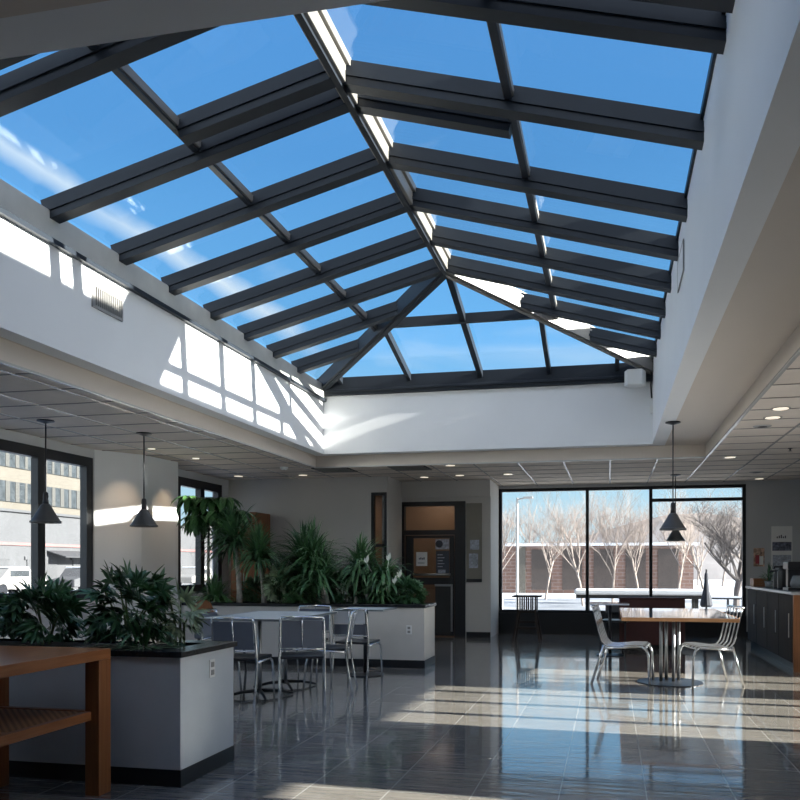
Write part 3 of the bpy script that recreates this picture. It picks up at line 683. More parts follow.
# back planter
p2 = thing('planter_box', 'long cream planter box with black rim full of tall plants', 'planter', (-3.7, 10.35, 0))
P2X0, P2X1, P2Y0, P2Y1 = -5.72, -2.33, 10.0, 10.62
obj('planter_body', B(P2X0, P2X1, P2Y0, P2Y1, .1, .775), 'planter', p2)
obj('plinth', B(P2X0 - .004, P2X1 + .006, P2Y0 - .006, P2Y1 + .006, 0, .1), 'black', p2)
obj('stone_rim', ring(MB(), P2X0 - .02, P2X1 + .02, P2Y0 - .02, P2Y1 + .02, P2X0 + .1, P2X1 - .1, P2Y0 + .1, P2Y1 - .1, .775, .815), 'blackstone', p2, bev=.004)
obj('soil', B(P2X0 + .1, P2X1 - .1, P2Y0 + .1, P2Y1 - .1, .70, .79), 'soil', p2)
outlet((-2.533, 10.0, .49), 'y', 'white socket plate on the front of the long back planter')
def trunk_plant(name, x, y, zt, lean, L, w, n, m, label, seed, trunks=1, droop=.45, r=.035, up=.35):
    t = thing(name, label, 'plant', (x, y, .79)); R = random.Random(seed)
    fo = MB()
    for k in range(trunks):
        dx = lean + R.uniform(-.10, .10) * (trunks > 1); dy = R.uniform(-.08, .08); bx = x + (k - (trunks - 1) / 2) * .07
        s = MB(); hgt = zt - (0 if k == 0 else R.uniform(.05, .3))
        pts = [(bx + dx * f * f, y + dy * f, .78 + (hgt - .78) * f) for f in (0, .2, .4, .6, .8, 1)]
        s.tube(pts, [r * 1.25, r, r * .95, r * .85, r * .8, r * .7], 8); obj('trunk', s, 'bark', t, smooth=True)
        arching(fo, pts[-1], n, L, w, droop * 1.15, seed * 7 + k, up + .4)
    for i, v in enumerate(fo.v):
        if v[2] < .825: fo.v[i] = (v[0], v[1], .825)
    obj('foliage', fo, m, t)
    return t
# money tree: bare pole and drooping hands of broad leaves
t = thing('money_tree', 'tallest plant, thin pale stem and broad drooping leaves, left end of the long planter', 'plant', (-5.55, 10.38, .79))
s = MB(); s.tube([(-5.55, 10.38, .78), (-5.56, 10.39, 1.3), (-5.54, 10.37, 2.02)], [.026, .022, .016], 8)
R = random.Random(5)
fo = MB()
for (ex, ey, ez) in ((-5.37, 10.3, 2.0), (-5.28, 10.42, 1.86), (-5.12, 10.36, 1.98), (-4.88, 10.42, 1.98), (-4.72, 10.5, 1.80), (-5.0, 10.62, 1.82), (-5.34, 10.5, 1.68), (-4.95, 10.3, 1.78), (-5.2, 10.22, 1.72), (-4.82, 10.3, 1.70)):
    ex -= .40; ey -= .07; ez += .29
    s.tube([(-5.54, 10.37, 1.98), ((ex - 5.54) / 2, (ey + 10.37) / 2, (ez + 2.02) / 2 + .06), (ex, ey, ez)], [.009, .007, .005], 5)
    for r_ in range(3):
        for j in range(7):
            a = 2 * PI * j / 7 + R.random() * .5 + r_; fo.leaf((ex, ey, ez), (math.cos(a), math.sin(a), .25 - r_ * .5), R.uniform(.26, .36), .095, Vector((0, 0, 1)), .55, seg=4)
obj('stem', s, 'bark', t, smooth=True); obj('foliage', fo, 'leaf4', t)
trunk_plant('dragon_tree', -5.00, 10.22, 1.64, -.10, .56, .038, 260, 'leaf1', 'dragon tree with slanting pale trunk, first trunk right of the tallest plant', 21, 1, .5, .038)
trunk_plant('dragon_tree', -4.66, 10.28, 1.44, -.05, .50, .036, 230, 'leaf2', 'dragon tree on an upright pale trunk right beside the slanting one', 22, 1, .5, .034)
trunk_plant('dragon_tree', -4.22, 10.36, 1.40, .02, .54, .036, 180, 'leaf1', 'dark spiky plant on two stems, middle of the long planter', 23, 2, .5, .03)
trunk_plant('dragon_tree', -3.80, 10.25, 1.38, -.14, .56, .036, 170, 'leaf2', 'dragon tree with three leaning pale trunks, right of the planter middle', 24, 3, .45, .034)
trunk_plant('dragon_tree', -3.36, 10.34, 1.26, .04, .52, .034, 300, 'leaf2', 'full leafy crown on a short stem, third plant from the right planter end', 25, 1, .6, .03)
bush('variegated_bush', (-4.42, 10.2), .17, .12, .27, 85, .14, .045, 'leaf3', 'pale speckled bush between the dragon tree trunks', 31, 4)
t = thing('peace_lily', 'leafy plant with upright white flowers near the right planter end', 'plant', (-2.98, 10.32, .79))
q = MB(); arching(q, (-2.98, 10.32, 1.18), 220, .34, .045, .7, 41, .45, .15); arching(q, (-2.98, 10.26, 0.95), 90, .30, .045, .5, 42, .5, .1)
for i, v in enumerate(q.v):
    if v[2] < .825: q.v[i] = (v[0], v[1], .825)
obj('foliage', q, 'leaf2', t)
s = MB()
for k in range(8): a = k * .8; s.tube([(-2.98 + .03 * math.cos(a), 10.32 + .03 * math.sin(a), .78), (-2.98 + .10 * math.cos(a), 10.30 + .10 * math.sin(a), 1.18)], .007, 5)
obj('stems', s, 'stem', t)
for (fx, fy, fz) in ((-2.84, 10.12, 1.38), (-2.70, 10.15, 1.16), (-3.14, 10.12, 1.35), (-2.76, 10.12, 1.08)):
    q = MB(); q.leaf((fx, fy, fz), (.25, -.1, 1), .12, .045, Vector((0, -1, 0)), -.05); q.leaf((fx, fy - .01, fz), (-.3, -.2, 1), .08, .035, Vector((0, -1, 0)), 0)
    q.tube([(-2.95, 10.30, .95), (fx, fy, fz)], .004, 5)
    obj('flower', q, 'flower', t)
bush('leafy_bush', (-2.64, 10.32), .24, .18, .17, 130, .12, .03, 'leaf1', 'low round bush at the right end of the long planter', 33, 4)
t = thing('fern', 'low feathery fern at the left end of the long planter', 'plant', (-5.35, 10.2, .79)); q = MB(); arching(q, (-5.35, 10.2, .84), 200, .42, .026, .75, 61, .8, .1)
for i, v in enumerate(q.v):
    if v[2] < .825: q.v[i] = (v[0], v[1], .825)
obj('fronds', q, 'leaf4', t); s = MB()
for k in range(5): s.tube([(-5.35 + .03 * k - .06, 10.2, .78), (-5.35 + .04 * k - .08, 10.2, .86)], .01, 5)
obj('stems', s, 'stem', t)
# fuller shrubs along the bed, between and behind the trunks
LS = [(-4.83, 10.45, 'leaf1', .22, 'dark shrub behind the slanting pale trunk'), (-4.08, 10.2, 'leaf2', .20, 'green shrub under the middle stems of the long planter'), (-3.58, 10.42, 'leaf1', .26, 'dark shrub right of the three leaning trunks'),
      (-3.2, 10.42, 'leaf1', .22, 'dark shrub behind the white-flowered plant'), (-4.42, 10.46, 'leaf1', .28, 'tall dark shrub behind the pale speckled bush'), (-3.95, 10.46, 'leaf2', .30, 'tall green shrub behind the three leaning trunks')]
for k, (x, y, m_, h, lab) in enumerate(LS): bush('shrub', (x, y), .24, .13, h * .8, 120, .14, .026, m_, lab, 70 + k, 4)

# ------------------------------------------------------------------ furniture, left
t = thing('console_table', 'reddish wood console table with woven lower shelf, front left', 'table', (-3.22, 3.0, 0))
KX0, KX1, KY0, KY1 = -3.60, -2.83, 1.9, 4.14
obj('tabletop', B(KX0, KX1, KY0, KY1, .77, .83), 'cherry', t, bev=.004)
for x in (KX0, KX1 - .09):
    for y in (KY0, KY1 - .11): obj('leg', B(x, x + .09, y, y + .11, 0, .77), 'cherryleg', t, bev=.003)
q = MB(); q.box(KX1 - .09, KX1 - .05, KY0 + .11, KY1 - .11, .43, .48); q.box(KX0 + .05, KX0 + .09, KY0 + .11, KY1 - .11, .43, .48); q.box(KX0 + .09, KX1 - .09, KY1 - .10, KY1 - .06, .43, .48); q.box(KX0 + .09, KX1 - .09, KY0 + .06, KY0 + .10, .43, .48); q.box(KX0 + .09, KX1 - .09, 3.4, 3.44, .43, .478)
sf = obj('shelf_frame', q, 'cherry', t)
obj('woven_panel', B(KX0 + .09, KX1 - .09, KY0 + .10, KY1 - .10, .46, .475), 'weave', sf)

def chair_panel(label, loc, rz, back='slatepanel', upper=None, group='chrome chairs round the glass tables'):
    """chrome tube chair, faces +y locally"""
    t = thing('metal_chair', label, 'chair', loc, rz, group)
    for sx in (-.21, .21):
        q = MB(); q.tube([(sx, -.27, 0), (sx, -.23, .2), (sx, -.20, .42), (sx * .98, -.21, .55), (sx * .96, -.25, .78), (sx * .93, -.265, .83)], .011, 8); obj('rear_leg', q, 'chrome', t, True, smooth=True)
        q = MB(); q.tube([(sx, .24, 0), (sx, .21, .30), (sx, .18, .40), (sx, .12, .435), (sx, -.19, .425)], .011, 8); obj('front_leg', q, 'chrome', t, True, smooth=True)
    obj('seat', B(-.20, .20, -.19, .21, .435, .465), 'blackplastic', t, True, bev=.01)
    q = MB(); q.tube([(-.195, -.264, .83), (0, -.285, .835), (.195, -.264, .83)], .011, 8); q.tube([(-.20, -.216, .53), (.20, -.216, .53)], .009, 8); q.tube([(0, -.22, .53), (0, -.272, .82)], .007, 6); obj('back_frame', q, 'chrome', t, True, smooth=True)
    q = MB(); vs = []
    z0, z1 = .545, .80 if upper is None else .66
    q.slab([(-.19, -.226, z0), (.19, -.226, z0), (.185, -.226 - (z1 - .545) * .14, z1), (-.185, -.226 - (z1 - .545) * .14, z1)], .012); obj('back_panel', q, back, t, True)
    if upper: q = MB(); q.slab([(-.185, -.244, .67), (.185, -.244, .67), (.18, -.262, .81), (-.18, -.262, .81)], .008); obj('upper_panel', q, upper, t, True)
    return t
t = thing('glass_table', 'long glass-topped dining table surrounded by chrome chairs', 'table', (-3.45, 7.8, 0))
obj('tabletop', B(-3.92, -2.98, 7.10, 8.50, .785, .80), 'tableglass', t, bev=.003)
q = ring(MB(), -3.925, -2.975, 7.095, 8.505, -3.90, -3.00, 7.12, 8.48, .782, .803); obj('table_rim', q, 'steel', t)
for y in (7.5, 8.15):
    q = MB(); q.tube([(-3.45, y, .03), (-3.45, y, .782)], .02, 12); obj('pedestal', q, 'steel', t, smooth=True)
    q = MB()
    for a in (.6, .6 + PI / 2, .6 + PI, .6 + 1.5 * PI): q.tube([(-3.45, y, .06), (-3.45 + .18 * math.cos(a), y + .18 * math.sin(a), .05), (-3.45 + .34 * math.cos(a), y + .34 * math.sin(a), .014)], [.02, .016, .012], 8)
    obj('foot', q, 'darksteel', t, smooth=True)
    obj('top_bracket', MB().lathe([(.001, .0), (.10, .0), (.10, .012), (.001, .012)], (-3.45, y, .768), 16), 'darksteel', t)
chair_panel('slate-backed chrome chair at the near end of the long glass table', (-3.37, 6.98, 0), 0.05)
chair_panel('chrome chair with slate back at the near right corner of the long glass table', (-2.90, 7.26, 0), 0.38)
chair_panel('chrome chair pushed in along the planter-box side of the glass table', (-4.02, 7.98, 0), -PI / 2)
chair_panel('chrome chair at the far end of the long glass table, facing the camera', (-3.45, 8.78, 0), PI)
chair_panel('chrome chair on the aisle side of the long glass table, turned sideways', (-2.90, 8.02, 0), PI / 2 + .2)
t = thing('bistro_table', 'small square glass table on one dark post beside the long glass table', 'table', (-2.88, 9.25, 0))
obj('tabletop', B(-3.18, -2.58, 8.95, 9.55, .785, .80), 'tableglass', t, bev=.003); obj('table_rim', ring(MB(), -3.185, -2.575, 8.945, 9.555, -3.16, -2.60, 8.97, 9.53, .782, .803), 'steel', t)
obj('pedestal', MB().tube([(-2.88, 9.25, .02), (-2.88, 9.25, .785)], .03, 12), 'darksteel', t, smooth=True)
obj('base', MB().lathe([(.001, 0), (.22, 0), (.22, .012), (.05, .03), (.001, .03)], (-2.88, 9.25, 0), 24), 'darksteel', t)
chair_panel('chrome chair with pale upper back panel at the small glass table', (-2.82, 8.74, 0), -.06, 'slatepanel', 'frost')
# brown backed chair
t = thing('lounge_chair', 'dark chair with a rounded brown wooden back at the left end of the planter', 'chair', (-4.72, 9.15, 0), -PI / 2 - .15)
for sx in (-.2, .2):
    for sy in (-.2, .2): obj('leg', MB().tube([(sx * 1.05, sy * 1.08, 0), (sx * .95, sy * .95, .42)], [.014, .018], 8), 'darksteel', t, True, smooth=True)
obj('seat', B(-.24, .24, -.23, .24, .42, .50), 'slatepanel', t, True, bev=.02)
q = MB(); n = 14
vs = [(.23 * math.cos(2 * PI * i / n), -.25 - .02 * abs(math.cos(2 * PI * i / n)), .67 + .22 * math.sin(2 * PI * i / n)) for i in range(n)]
q.add(vs + [(x, y - .025, z) for x, y, z in vs], [tuple(range(n)), tuple(range(2 * n - 1, n - 1, -1))] + [((i + 1) % n, i, n + i, n + (i + 1) % n) for i in range(n)])
obj('backrest', q, 'brownpanel', t, True)
q = MB(); [q.tube([(sx, -.22, .44), (sx, -.265, .62)], .012, 8) for sx in (-.12, .12)]; obj('back_support', q, 'darksteel', t, True, smooth=True)
# brown cabinet behind the plants
t = thing('wooden_cupboard', 'tall dark reddish brown cupboard standing behind the tallest plant', 'cupboard', (-6.22, 13.1, 0))
obj('cabinet_body', B(-6.45, -5.98, 12.85, 13.45, .05, 2.25), 'brownpanel', t, bev=.005)
for i in range(2):
    dr = obj('cabinet_door', B(-6.44 + i * .23, -6.22 + i * .23, 12.83, 12.85, .1, 2.2), 'brownpanel', t, bev=.004)
    obj('handle', MB().tube([(-6.24 + i * .05, 12.81, 1.0), (-6.24 + i * .05, 12.81, 1.2)], .008, 6), 'steel', dr)
obj('plinth', B(-6.43, -6.0, 12.88, 13.44, 0, .05), 'black', t)

# ------------------------------------------------------------------ furniture, right
t = thing('dining_table', 'white-topped dining table with wood edge on a steel post base', 'table', (.73, 9.5, 0))
TX0, TX1, TY0, TY1 = .125, 1.29, 8.62, 10.62
obj('tabletop', B(TX0 + .004, TX1 - .004, TY0 + .004, TY1 - .004, .735, .772), 'lamin', t)
q = MB(); q.box(TX0 - .004, TX1 + .004, TY0 - .006, TY0 + .004, .733, .771); q.box(TX0 - .004, TX1 + .004, TY1 - .004, TY1 + .006, .733, .771); q.box(TX0 - .006, TX0 + .004, TY0 + .004, TY1 - .004, .733, .771); q.box(TX1 - .004, TX1 + .006, TY0 + .004, TY1 - .004, .733, .771); obj('wood_edging', q, 'edgewood', t)
bc = (.66, 9.35)
for (dx, dy) in ((-.10, -.05), (-.035, .07), (.035, -.07), (.10, .05)): obj('post', MB().tube([(bc[0] + dx, bc[1] + dy, .02), (bc[0] + dx, bc[1] + dy, .735)], .018, 12), 'steel', t, smooth=True)
obj('base', MB().lathe([(.001, 0), (.36, 0), (.36, .010), (.10, .026), (.001, .026)], (*bc, 0), 32), 'darksteel', t)
obj('mounting_plate', MB().lathe([(.001, 0), (.2, 0), (.2, .012), (.001, .012)], (*bc, .723), 24), 'darksteel', t)

def chair_wire(label, loc, rz, group='chrome slat chairs at the white table'):
    """chrome chair with a bent tube seat and back, faces +y locally (back at -y)"""
    t = thing('slatted_chair', label, 'chair', loc, rz, group)
    for sx in (-.21, .21):
        q = MB(); q.tube([(sx * 1.02, -.335, 0), (sx, -.27, .24), (sx, -.215, .44)], .013, 8); obj('leg', q, 'chrome', t, True, smooth=True)
        q = MB(); q.tube([(sx * 1.02, .225, 0), (sx, .215, .34), (sx, .195, .40), (sx, .15, .432)], .013, 8); obj('leg', q, 'chrome', t, True, smooth=True)
        q = MB(); q.tube([(sx, .15, .432), (sx, -.215, .405)], .012, 8); obj('side_rail', q, 'chrome', t, True, smooth=True)
    for k in range(5):
        x = -.19 + .095 * k
        q = MB(); q.tube([(x, .20, .425), (x, .17, .447), (x, .06, .447), (x, -.12, .425), (x, -.19, .43), (x, -.235, .48), (x, -.265, .58), (x, -.315, .80), (x, -.33, .86)], .0095, 8); obj('slat', q, 'chrome', t, True, smooth=True)
    for (ry, rz_, rr) in ((-.332, .862, .012), (.19, .42, .010), (-.20, .415, .010)): obj('cross_rail', MB().tube([(-.21, ry, rz_), (.21, ry, rz_)], rr, 8), 'chrome', t, True, smooth=True)
    return t
chair_wire('chrome slat chair on the left side of the white table, facing right', (.20, 9.20, 0), -PI / 2 - .14).scale = (1, 1.12, 1)
chair_wire('chrome slat chair on the right side of the white table, facing left', (1.03, 9.22, 0), PI / 2 + .26)
# booth bench behind
t = thing('booth_bench', 'low maroon booth bench behind the white table', 'bench', (.63, 13.5, 0))
obj('seat', B(.16, 1.12, 13.0, 13.45, .40, .47), 'maroon', t, bev=.015); obj('backrest', B(.14, 1.14, 12.92, 13.0, .08, .80), 'maroon', t, bev=.01)
obj('base', B(.18, 1.10, 13.02, 13.42, 0, .40), 'black', t); obj('top_cap', B(.13, 1.15, 12.90, 13.02, .80, .825), 'maroon', t, bev=.004)
# bistro table left of it
t = thing('bistro_table', 'small pale-topped table on a single post left of the white table', 'table', (0, 12.05, 0))
obj('tabletop', B(-.29, .27, 11.78, 12.32, .75, .772), 'lamin', t, bev=.003); obj('pedestal', MB().tube([(0, 12.05, .02), (0, 12.05, .75)], .025, 12), 'darksteel', t, smooth=True); obj('base', MB().lathe([(.001, 0), (.2, 0), (.2, .012), (.05, .03), (.001, .03)], (0, 12.05, 0), 24), 'darksteel', t)
def chair_dark(label, loc, rz):
    t = thing('side_chair', label, 'chair', loc, rz, 'black side chairs by the window')
    for sx in (-.19, .19):
        obj('leg', MB().tube([(sx, -.22, 0), (sx, -.19, .44)], .013, 8), 'darksteel', t, True, smooth=True); obj('leg', MB().tube([(sx, .2, 0), (sx, .18, .44)], .013, 8), 'darksteel', t, True, smooth=True)
        obj('back_post', MB().tube([(sx, -.19, .44), (sx, -.24, .72)], .012, 8), 'darksteel', t, True, smooth=True)
    obj('seat', B(-.21, .21, -.2, .21, .44, .475), 'blackplastic', t, True, bev=.01); q = MB(); q.slab([(-.19, -.215, .58), (.19, -.215, .58), (.19, -.24, .72), (-.19, -.24, .72)], .015); obj('backrest', q, 'blackplastic', t, True)
chair_dark('black side chair at the small pale table', (.08, 12.85, 0), PI - .2)
# child's high chair near the window
t = thing('high_chair', "dark wooden child's high chair with flat tray by the left window pane", 'high chair', (-1.42, 14.1, 0))
for sx in (-1, 1):
    for sy in (-1, 1): obj('leg', MB().beam((-1.42 + sx * .14, 14.1 + sy * .13, .55), (-1.42 + sx * .23, 14.1 + sy * .22, 0), .035, .035, up=(0, 1, 0)), 'darkcab', t)
obj('seat', B(-1.59, -1.25, 13.95, 14.26, .50, .54), 'darkcab', t, bev=.006)
for y in (13.93, 14.27):
    for k in range(5): obj('slat', B(-1.585 + k * .076, -1.56 + k * .076, y - .012, y + .012, .53, .775), 'darkcab', t)
q = MB(); q.box(-1.67, -1.17, 13.86, 14.3, .775, .80); obj('tray', q, 'darkcab', t, bev=.006)
q = MB(); q.box(-1.60, -1.24, 13.90, 13.93, .22, .26); q.box(-1.60, -1.24, 14.27, 14.30, .30, .34); obj('footrest', q, 'darkcab', t)

# counter
t = thing('coffee_counter', 'dark cabinet counter with brown end panel against the right side', 'counter', (2.7, 11.8, 0))
CX0, CX1, CY0, CY1 = 2.2, 3.0, 10.55, 13.9
obj('cabinet_body', B(CX0 + .03, CX1, CY0 + .04, CY1, .1, .955), 'darkcab', t)
obj('end_panel', B(CX0 + .012, CX1, CY0, CY0 + .04, 0, .955), 'brownpanel', t, bev=.003)
obj('plinth', B(CX0 + .06, CX1, CY0 + .04, CY1, 0, .1), 'black', t)
obj('countertop', B(CX0 - .02, CX1 + .02, CY0 - .02, CY1 + .02, .955, .99), 'counter', t, bev=.004)
for k in range(4):
    y0 = CY0 + .06 + k * .82
    dr = obj('cabinet_door', B(CX0 + .008, CX0 + .03, y0, y0 + .80, .12, .94), 'darkcab', t, bev=.004)
    obj('handle', MB().tube([(CX0 - .018, y0 + .06, .42), (CX0 - .018, y0 + .06, .72)], .007, 6), 'steel', dr)
# things on the counter
t = thing('coffee_machine', 'tall black coffee machine at the near end of the dark counter', 'coffee machine', (2.38, 11.25, .99)); obj('machine_base', B(2.26, 2.54, 11.08, 11.42, .99, 1.03), 'blackplastic', t, bev=.006); obj('machine_column', B(2.30, 2.52, 11.30, 11.42, 1.03, 1.34), 'blackplastic', t, bev=.01); obj('brew_head', B(2.26, 2.54, 11.10, 11.42, 1.27, 1.37), 'blackplastic', t, bev=.015); obj('jug', MB().lathe([(.001, 0), (.075, 0), (.085, .06), (.06, .14), (.05, .16), (.001, .16)], (2.39, 11.19, 1.03), 16), 'glaze', t, smooth=True)
for i, (x, y, h, l) in enumerate(((2.34, 11.80, .33, 'black pump flask behind the coffee machine, taller of the pair'), (2.36, 12.2, .27, 'black pump flask between the taller flask and the little plant'))):
    t = thing('pump_flask', l, 'flask', (x, y, .99), group='pump flasks on the counter'); obj('flask_body', MB().lathe([(.001, 0), (.07, 0), (.075, .02), (.075, h - .08), (.05, h - .03), (.001, h - .03)], (x, y, .99), 18), 'blackplastic', t, smooth=True); q = MB(); q.lathe([(.001, h - .03), (.045, h - .03), (.045, h), (.001, h)], (x, y, .99), 14); obj('pump_head', q, 'darksteel', t, smooth=True); obj('spout', MB().tube([(x, y, .99 + h - .015), (x - .11, y, .99 + h - .02), (x - .12, y, .99 + h - .05)], .012, 8), 'darksteel', t, smooth=True)
t = thing('potted_plant', 'little thin-leaved plant in a grey pot on the counter', 'plant', (2.36, 12.9, .99)); obj('pot', MB().lathe([(.001, 0), (.05, 0), (.07, .10), (.06, .10), (.055, .09), (.001, .09)], (2.36, 12.9, .99), 16), 'glaze', t, smooth=True); q = MB(); arching(q, (2.36, 12.9, 1.12), 60, .22, .016, .35, 77, .7, .03); obj('leaves', q, 'leaf1', t)
t = thing('wooden_box', 'small brown wooden box at the window end of the counter', 'box', (2.34, 13.5, .99)); obj('box_body', B(2.21, 2.47, 13.35, 13.65, .99, 1.10), 'brownpanel', t, bev=.004); obj('box_lid', B(2.205, 2.475, 13.345, 13.655, 1.10, 1.12), 'brownpanel', t, bev=.003)

# papers on the walls
t = thing('wall_calendar', 'large white notice sheet with pictures on the wall above the counter', 'notice', (3.08, YB, 1.15)); obj('sheet', B(2.91, 3.27, YB - .012, YB, 1.15, 2.05), 'paper', t)
obj('picture_strip', B(2.925, 3.255, YB - .016, YB - .012, 1.60, 1.76), 'photo', t); obj('picture_strip', B(2.93, 3.25, YB - .016, YB - .012, 1.25, 1.52), 'greypaper', t)
q = MB()
for k in range(5): q.box(3.0 + k * .035, 3.02 + k * .035, YB - .015, YB - .012, 1.83, 1.83 + .03 + .015 * (k % 3))
obj('print', q, 'ink', t)
t = thing('flyer', 'small colourful flyer pinned beside the big window', 'flyer', (2.69, YB, 1.31)); obj('sheet', B(2.60, 2.79, YB - .008, YB, 1.31, 1.65), 'flyer', t); obj('picture', B(2.63, 2.70, YB - .011, YB - .008, 1.36, 1.52), mat('flyer_red', (.4, .06, .07), .6), t); obj('pale_patch', B(2.70, 2.77, YB - .011, YB - .008, 1.34, 1.5), 'paper', t)
t = thing('notice_board', 'narrow beige panel with faint notices between door and big window', 'notice board', (-2.46, YD, 1.06)); obj('board', B(-2.60, -2.31, YD - .02, YD, 1.08, 2.48), 'beigeboard', t); obj('board_ledge', B(-2.60, -2.31, YD - .03, YD, 1.02, 1.08), 'black', t); obj('notice', B(-2.53, -2.36, YD - .024, YD - .02, 1.62, 1.80), 'greypaper', t); obj('notice', B(-2.55, -2.38, YD - .024, YD - .02, 1.28, 1.55), 'greypaper', t)
t = thing('door_notice', 'white square sign stuck inside the glazed door', 'sign', (-3.42, YD, 1.32)); obj('sheet', B(-3.56, -3.35, YD + .008, YD + .018, 1.32, 1.58), 'paper', t)
q = MB()
for k in range(4): q.box(-3.51 + k * .03, -3.49 + k * .03, YD + .005, YD + .008, 1.44, 1.47 + .01 * (k % 2))
q.box(-3.53, -3.40, YD + .005, YD + .008, 1.37, 1.38); obj('print', q, 'ink', t)
t = thing('door_poster', 'poster with round dark picture near the top of the glazed door', 'poster', (-3.05, YD, 1.64)); obj('sheet', B(-3.19, -2.93, YD + .006, YD + .018, 1.63, 1.82), 'greypaper', t); obj('round_picture', MB().add([(-3.12 + .07 * math.cos(a * PI / 8), YD + .004, 1.73 + .07 * math.sin(a * PI / 8)) for a in range(16)] + [(-3.12 + .07 * math.cos(a * PI / 8), YD + .006, 1.73 + .07 * math.sin(a * PI / 8)) for a in range(16)], [tuple(range(16)), tuple(range(31, 15, -1))] + [((i + 1) % 16, i, 16 + i, 16 + (i + 1) % 16) for i in range(16)]), 'ink', t)
t = thing('menu_poster', 'dark notice with pale lines on the glazed door', 'poster', (-3.05, YD, 1.12)); obj('sheet', B(-3.18, -2.93, YD + .006, YD + .018, 1.13, 1.60), 'ink', t); q = MB()
for k in range(5): q.box(-3.15, -3.15 + .10 + .03 * (k % 2), YD + .003, YD + .006, 1.52 - k * .055, 1.535 - k * .055)
q.box(-3.14, -3.0, YD + .003, YD + .006, 1.15, 1.25); obj('print', q, 'greypaper', t)

# ------------------------------------------------------------------ outside
struct('ground_outside', B(-140, 120, -60, 160, -.35, -.2), 'snow')
struct('street', B(-34, -12, -40, 120, -.2, -.19), 'asphalt')
struct('road', B(-30, 40, 24.5, 38, -.2, -.185), 'asphalt')
struct('terrace', B(-6, 8, YB + .25, YB + 5, -.2, -.03), 'asphalt')
# low brick building beyond the trees
t = thing('brick_building', 'long low brown brick building with bronze window panels beyond the bare trees', 'building', (-2, 46, -.2))
obj('walls', B(-16, 4.5, 46, 56, -.2, 2.5), 'brick', t); obj('roof', B(-16.3, 4.8, 45.7, 56.3, 2.5, 2.65), 'snow', t)
for k in range(5): obj('window_panel', B(-4.4 + k * 1.75, -3.3 + k * 1.75, 45.93, 46, .0, 2.3), 'brownwin', t)
obj('pale_column', B(-5.2, -4.75, 45.9, 46, -.2, 2.5), 'creamstone', t)
# hill line
q = MB(); n = 40
xs = [-90 + i * 4.6 for i in range(n)]
hs = [5.5 + 1.6 * math.sin(i * .35) + 1.0 * math.sin(i * .9 + 1) for i in range(n)]
vs = [(x, 98, -.3) for x in xs] + [(x, 104, h) for x, h in zip(xs, hs)] + [(x, 150, h * .7 + 1) for x, h in zip(xs, hs)]
q.add(vs, [(i, i + 1, n + i + 1, n + i) for i in range(n - 1)] + [(n + i, n + i + 1, 2 * n + i + 1, 2 * n + i) for i in range(n - 1)])
struct('hills', q, 'hill', smooth=True)
# bare trees
def tree_mesh(R, h, r, spread, depth=4, kids=(3, 5), split=.3):
    tr = MB(); tw = MB()
    def grow(p, d, L, rad, lev):
        k = 3; pts = [p.copy()]; q_ = p.copy(); dd = d.copy()
        for i in range(k):
            dd = (dd + Vector((R.uniform(-.16, .16), R.uniform(-.16, .16), R.uniform(-.03, .12)))).normalized(); q_ = q_ + dd * L / k; pts.append(q_.copy())
        rs = [rad * (1 - .5 * i / k) for i in range(k + 1)]
        (tr if lev < 2 else tw).tube(pts, rs, 6 if lev == 0 else (4 if lev == 1 else 3), cap=False)
        if lev >= depth: return
        nk = R.randint(*kids) + (2 if lev == 0 else 0)
        for j in range(nk):
            f = R.uniform(split if lev == 0 else .25, 1.0); i = min(int(f * k), k - 1); base = pts[i].lerp(pts[i + 1], f * k - i)
            a = R.uniform(0, 2 * PI); sd = Vector((math.cos(a), math.sin(a), R.uniform(.0, .5))) * spread
            nd = (dd * .75 + sd).normalized()
            grow(base, nd, L * R.uniform(.48, .70), rad * .5 * (1.1 - .4 * f), lev + 1)
    grow(Vector((0, 0, 0)), Vector((0, 0, 1)), h * .55, r, 0)
    return tr, tw
def bare_tree(seed, h, r, spread, m, loc, label, depth=4, kids=(3, 5), split=.3):
    t = thing('bare_tree', label, 'tree', loc, 0, 'bare winter trees outside the big window')
    a, b_ = tree_mesh(random.Random(seed), h, r, spread, depth, kids, split)
    obj('trunk', a, m, t, True); o = obj('twigs', b_, m, t, True); o['kind'] = 'stuff'
    return t
bare_tree(101, 4.9, .10, .9, 'twig2', (3.35, 23.0, -.2), 'large spreading bare tree filling the right window pane', 5, (5, 6), .12)
tA = bare_tree(112, 4.6, .055, .45, 'twig', (-4.2, 30, -.2), 'slim bare tree in front of the pale column of the brick building', 5, (4, 5), .35)
tB = bare_tree(113, 4.9, .06, .5, 'twig', (-1.0, 31, -.2), 'bare tree seen just right of the left window mullion', 5, (4, 5), .35)
TL = [(tA, -6.6, 33, .5, 'bare tree at the left edge of the big window, behind the snow pile'), (tB, -5.5, 35, 2.1, 'bare tree close behind the tall lamp post'), (tA, .1, 33, 3.9, 'slim bare tree in the middle window pane, left half'),
      (tB, 1.2, 34, 1.3, 'bare tree beside the second window mullion'), (tA, 2.4, 30, 5.0, 'slim bare tree just right of the second window mullion'), (tB, -2.9, 37, 4.4, 'bare tree behind the first window mullion'),
      (tB, 4.0, 36, .2, 'bare tree behind the pendant lamps, far back'), (tA, 5.3, 33, 2.7, 'slim bare tree behind the large spreading one'), (tB, 6.6, 38, 3.3, 'bare tree at the right edge of the big window')]
for s_, x, y, rz, l in TL: dup(s_, (x, y, -.2), rz, l)
